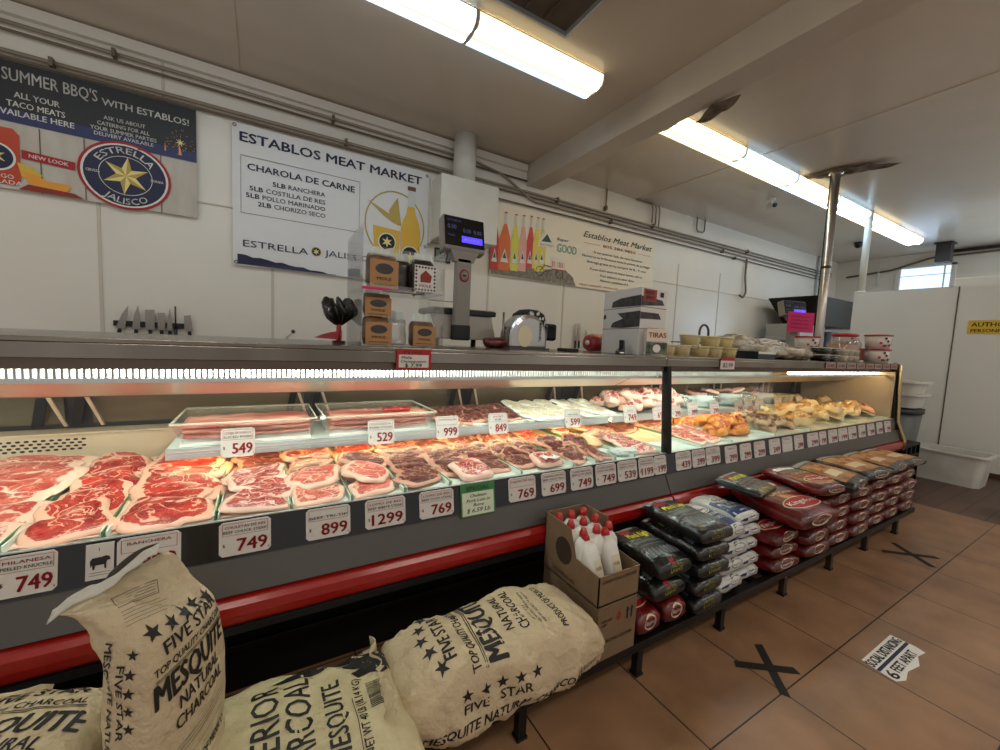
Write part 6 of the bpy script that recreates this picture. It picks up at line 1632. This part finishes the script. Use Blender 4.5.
bk = thing('food_bucket', '', 'bucket', (0, 0, 0), 0, 'white printed buckets with red lids')
MB().lathe([(.085, 0), (.098, .12)], mat('bucket_white', (.84, .80, .76), .4), n=24).build('bucket', bk)
MB().lathe([(.104, .118), (.104, .130), (.02, .132)], red, n=24).build('lid', bk)
m = MB(); rq = random.Random(4)
for k in range(12):
    q = -PI / 2 + rq.uniform(-1.2, 1.2); zz = rq.uniform(.02, .10); R = .088 + zz * .11; c_, s_ = math.cos(q), math.sin(q)
    m.flat(star(0, 0, .015, .6, 5, k), [MATS['chili'], ink, sred][k % 3], lambda u, v, w: (R * c_ - u * s_, R * s_ + u * c_, zz + v))
m.build('print', bk)
for k, (xx, yy, dz, lb) in enumerate(((5.0, 1.50, 0, 'lower near one at the counter end'), (5.0, 1.50, .133, 'upper near one at the counter end'), (5.03, 1.76, 0, 'lower rear one at the counter end'), (5.03, 1.76, .133, 'upper rear one at the counter end'), (4.45, 1.85, .09, 'the one left of the big jar'))):
    lb = 'white bucket with red lid, ' + lb
    if k == 0: bk.location = (xx, yy, ZT); bk['label'] = lb
    else: dup(bk, (xx, yy, ZT + dz), label=lb)
tag(MB().box(4.32, 4.58, 1.74, 1.98, ZT, ZT + .089, wb).build('small_box', bevel=.004), 'small pale box under the bucket left of the big jar', 'box')
# row of cards along the far counter edge
for k in range(8):
    t = thing('counter_card', 'small faded card on the far counter edge, %s in its row' % ordn[k], 'sign card', (3.62 + .185 * k, 1.367, 1.366), 0, 'cards along the far counter edge')
    MB().box(0, .165, -.003, 0, 0, .045, mat('faded_card', (.62, .50, .47), .5)).build('card', t)
    m = MB(); text(m, ['2.99', '3.49', '1.99', '4.99'][k % 4], .03, .012, .018, tagr, lambda u, v, w: (u, -.004, v), .10, 0, .03); m.build('print', t)

to_metres([o for o in bpy.data.objects if o not in before_top])

# ================================================================ BACK ROOM
sc2 = scale((6.45, 3.05, 1.42), 1, 'distant pale scale with a blue display and pink card, left of the steel pole', -.35)
sc2.scale = (1.5, 1.5, 1.35)
for c in sc2.children:
    if c.name.startswith('post'): pass
t = thing('price_card', 'bright pink card hanging under the distant scale display', 'sign card', (6.13, 2.80, 1.77), -.35)
MB().box(0, .42, -.004, 0, 0, .27, pinkp).build('card', t)
m = MB()
for zz in (.20, .15, .10, .05): text(m, 'ESPECIAL', .05, zz, .025, mat('deep_pink', (.55, .05, .25), .6), lambda u, v, w: (u, -.005, v), .30, 0, .02)
m.build('handwriting', t)

t = thing('prep_counter', 'long steel prep counter along the wall behind the meat case', 'counter', (4.6, 3.75, 0))
MB().box(0, 3.4, 0, .72, .86, .90, steel).build('worktop', t, bevel=.005); MB().box(.05, 3.35, .05, .70, .15, .18, steel).build('shelf', t)
for a in (.06, 1.8, 3.34):
    for b2 in (.06, .66): MB().tube([(a, b2, 0), (a, b2, .86)], .022, steel, 10).build('leg', t)
t = thing('gooseneck_faucet', 'dark gooseneck faucet rising behind the yellow tubs', 'faucet', (6.10, 4.05, .90))
MB().tube([(0, 0, 0), (0, 0, .78)] + [(.12 - .12 * math.cos(PI * k / 10), 0, .86 + .12 * math.sin(PI * k / 10)) for k in range(11)] + [(.24, 0, .76)], .018, steel_d, 10).build('spout', t)
MB().lathe([(.04, 0), (.04, .03), (.02, .06)], steel_d, n=16).build('base', t); MB().tube([(0, 0, .72), (-.12, -.03, .74)], .012, steel_d, 8).build('lever', t)
t = thing('meat_grinder', 'large dark steel hopper machine in the back room behind the poles', 'machine', (8.35, 3.80, 0))
pale = mat('machine_pale', (.66, .65, .62), .4)
MB().box(.25, 1.25, -.1, .5, 0, 2.05, pale).box(1.30, 2.1, -.2, .4, 0, 1.95, mat('machine_blue', (.40, .44, .50), .4)).build('cabinet', t, bevel=.01)
m = MB(); vs = [(.75, -.2, 2.05), (2.2, -.2, 2.05), (2.2, .4, 2.05), (.75, .4, 2.05), (.25, -.35, 2.55), (2.75, -.35, 2.55), (2.75, .5, 2.55), (.25, .5, 2.55)]
m.add(vs, [(0, 4, 5, 1), (1, 5, 6, 2), (2, 6, 7, 3), (3, 7, 4, 0), (0, 1, 2, 3)], mat('hopper_steel', (.24, .23, .22), .35, .8)); m.build('hopper', t, solid=.01)
MB().tube([(.25, -.35, 2.55), (.12, -.38, 2.60)], .02, steel, 8).build('handle', t)
tag(MB().box(5.5, 6.9, 2.9, 3.3, 1.36, 1.42, pale).box(5.55, 6.85, 2.95, 3.25, 0, 1.36, pale).build('scale_table', bevel=.01), 'pale table under the distant scale', 'table')
# bins behind the case end
t = thing('trash_bin', 'tall grey plastic bin behind the end of the case', 'bin', (6.94, 1.86, 0))
MB().lathe([(.20, 0), (.26, .82)], mat('bin_grey', (.40, .42, .42), .5), n=24, sq=.5).build('bin', t); MB().lathe([(.275, .80), (.275, .86), (.25, .86)], mat('bin_rim', (.20, .21, .22), .5), n=24, sq=.5).build('rim', t)
def tote(loc, L, Wd, H, label, rz=0, name='white_tub', taper=.9, seed=0, grp=None):
    t = thing(name, label, 'tub', loc, rz, grp); m = MB(); th = .012
    def rr(sx, sy, z, n=6, r=.08):
        pts = []
        for cx, cy, a0 in ((sx - r, sy - r, 0), (-sx + r, sy - r, PI / 2), (-sx + r, -sy + r, PI), (sx - r, -sy + r, 1.5 * PI)):
            for k in range(n + 1): q = a0 + PI / 2 * k / n; pts.append((cx + r * math.cos(q), cy + r * math.sin(q), z))
        return pts
    lv = [rr(L / 2 * taper, Wd / 2 * taper, 0), rr(L / 2, Wd / 2, H), rr(L / 2 + .03, Wd / 2 + .03, H), rr(L / 2 + .03, Wd / 2 + .03, H + .02), rr(L / 2 - th, Wd / 2 - th, H + .02), rr(L / 2 * taper - th, Wd / 2 * taper - th, .02)]
    n = len(lv[0]); vs = [p for l in lv for p in l]; fs = []
    for i in range(len(lv) - 1):
        for k in range(n): fs.append((i * n + k, i * n + (k + 1) % n, (i + 1) * n + (k + 1) % n, (i + 1) * n + k))
    fs.append(tuple(range(n))[::-1]); fs.append(tuple((len(lv) - 1) * n + k for k in range(n)))
    m.add(vs, fs, white_pl, True); o = m.build('tub', t); e_ = o.modifiers.new('e', 'EDGE_SPLIT'); e_.split_angle = .7
    return t
tote((6.92, 1.88, .88), .42, .58, .15, 'white plastic tub on the grey bin, lower of two', grp='white tubs on the bin')
tote((6.92, 1.88, 1.02), .42, .58, .16, 'white plastic tub on the grey bin, upper of two', grp='white tubs on the bin')
tote((7.33, 1.42, 0), .46, .72, .36, 'large white plastic tub on the brown tiled floor against the partition', 0, 'floor_tub')
t = thing('plastic_crate', 'black plastic crate on the floor at the far end of the case', 'crate', (6.33, 1.70, 0))
m = MB()
for zz in (0, .12, .24, .36, .48): m.box(-.3, .3, -.2, .2, zz, zz + .03, black)
for xx in (-.3, -.15, 0, .15, .27):
    m.box(xx, xx + .03, -.2, -.17, 0, .5, black); m.box(xx, xx + .03, .17, .2, 0, .5, black)
for yy in (-.2, -.05, .1, .17): m.box(-.3, -.27, yy, yy + .03, 0, .5, black); m.box(.27, .3, yy, yy + .03, 0, .5, black)
m.build('crate', t)
t = thing('cart_wheel', 'edge of a white and black wheeled cart foot at the right frame edge', 'cart', (6.05, .72, 0))
MB().tube([(0, -.02, .06), (0, .02, .06)], .06, black, 18).build('wheel', t); MB().box(-.03, .03, -.035, .035, .10, .22, white).build('fork', t); MB().box(-.06, .30, -.30, .06, .22, .25, greyd).build('deck', t)

# ================================================================ FLOOR MARKS
tape = mat('floor_tape', (.10, .09, .08), .6)
def strip(m, a, b2, w_, jag):
    a = V(a); b2 = V(b2); d = (b2 - a).normalized(); n_ = V((-d.y, d.x)) * w_ / 2
    m.prism([tuple(a - n_ + d * jag), tuple(b2 - n_), tuple(b2 + n_ + d * jag), tuple(a + n_)], tape, lambda u, v, w: (u, v, .001 + w), .0012)
t = thing('tape_cross', 'black tape cross on the floor in front of the white and blue bags', 'floor mark', (0, 0, 0), 0)
m = MB(); strip(m, (2.140, .962), (1.925, .742), .038, .012); m.build('tape_strip', t)
m = MB(); strip(m, (1.905, .938), (2.125, .778), .038, -.01); m.build('tape_strip', t, loc=(0, 0, .0013))
t = thing('tape_cross', 'worn black tape cross on the floor near the far end of the rack', 'floor mark', (0, 0, 0), 0)
m = MB(); strip(m, (4.325, 1.062), (4.10, .790), .038, .01); m.build('tape_strip', t)
m = MB(); strip(m, (4.06, 1.04), (4.325, .808), .038, -.01); m.build('tape_strip', t, loc=(0, 0, .0013))
t = thing('distancing_sticker', 'white and navy SOCIAL DISTANCING 6 FEET APART sticker on the floor tiles', 'floor sticker', (0, 0, 0), 0)
ff = lambda u, v, w: (u, v, .001 + w)
m = MB().prism([(2.47, .535), (2.52, .515), (2.60, .53), (2.70, .515), (2.78, .54), (2.85, .53), (2.865, .57), (2.86, .665), (2.49, .665), (2.475, .60)], white, ff, .001); m.build('sheet', t)
m = MB(); m.flat(rect(2.475, .592, 2.86, .606), navy, ff, .0016)
text(m, 'SOCIAL DISTANCING', 2.485, .615, .040, navy, ff, .365, .0016, .06)
text(m, '6', 2.485, .535, .050, navy, ff, .045, .0016, .05); text(m, 'FEET APART', 2.55, .545, .038, navy, ff, .25, .0016, .05)
m.build('lettering', t)
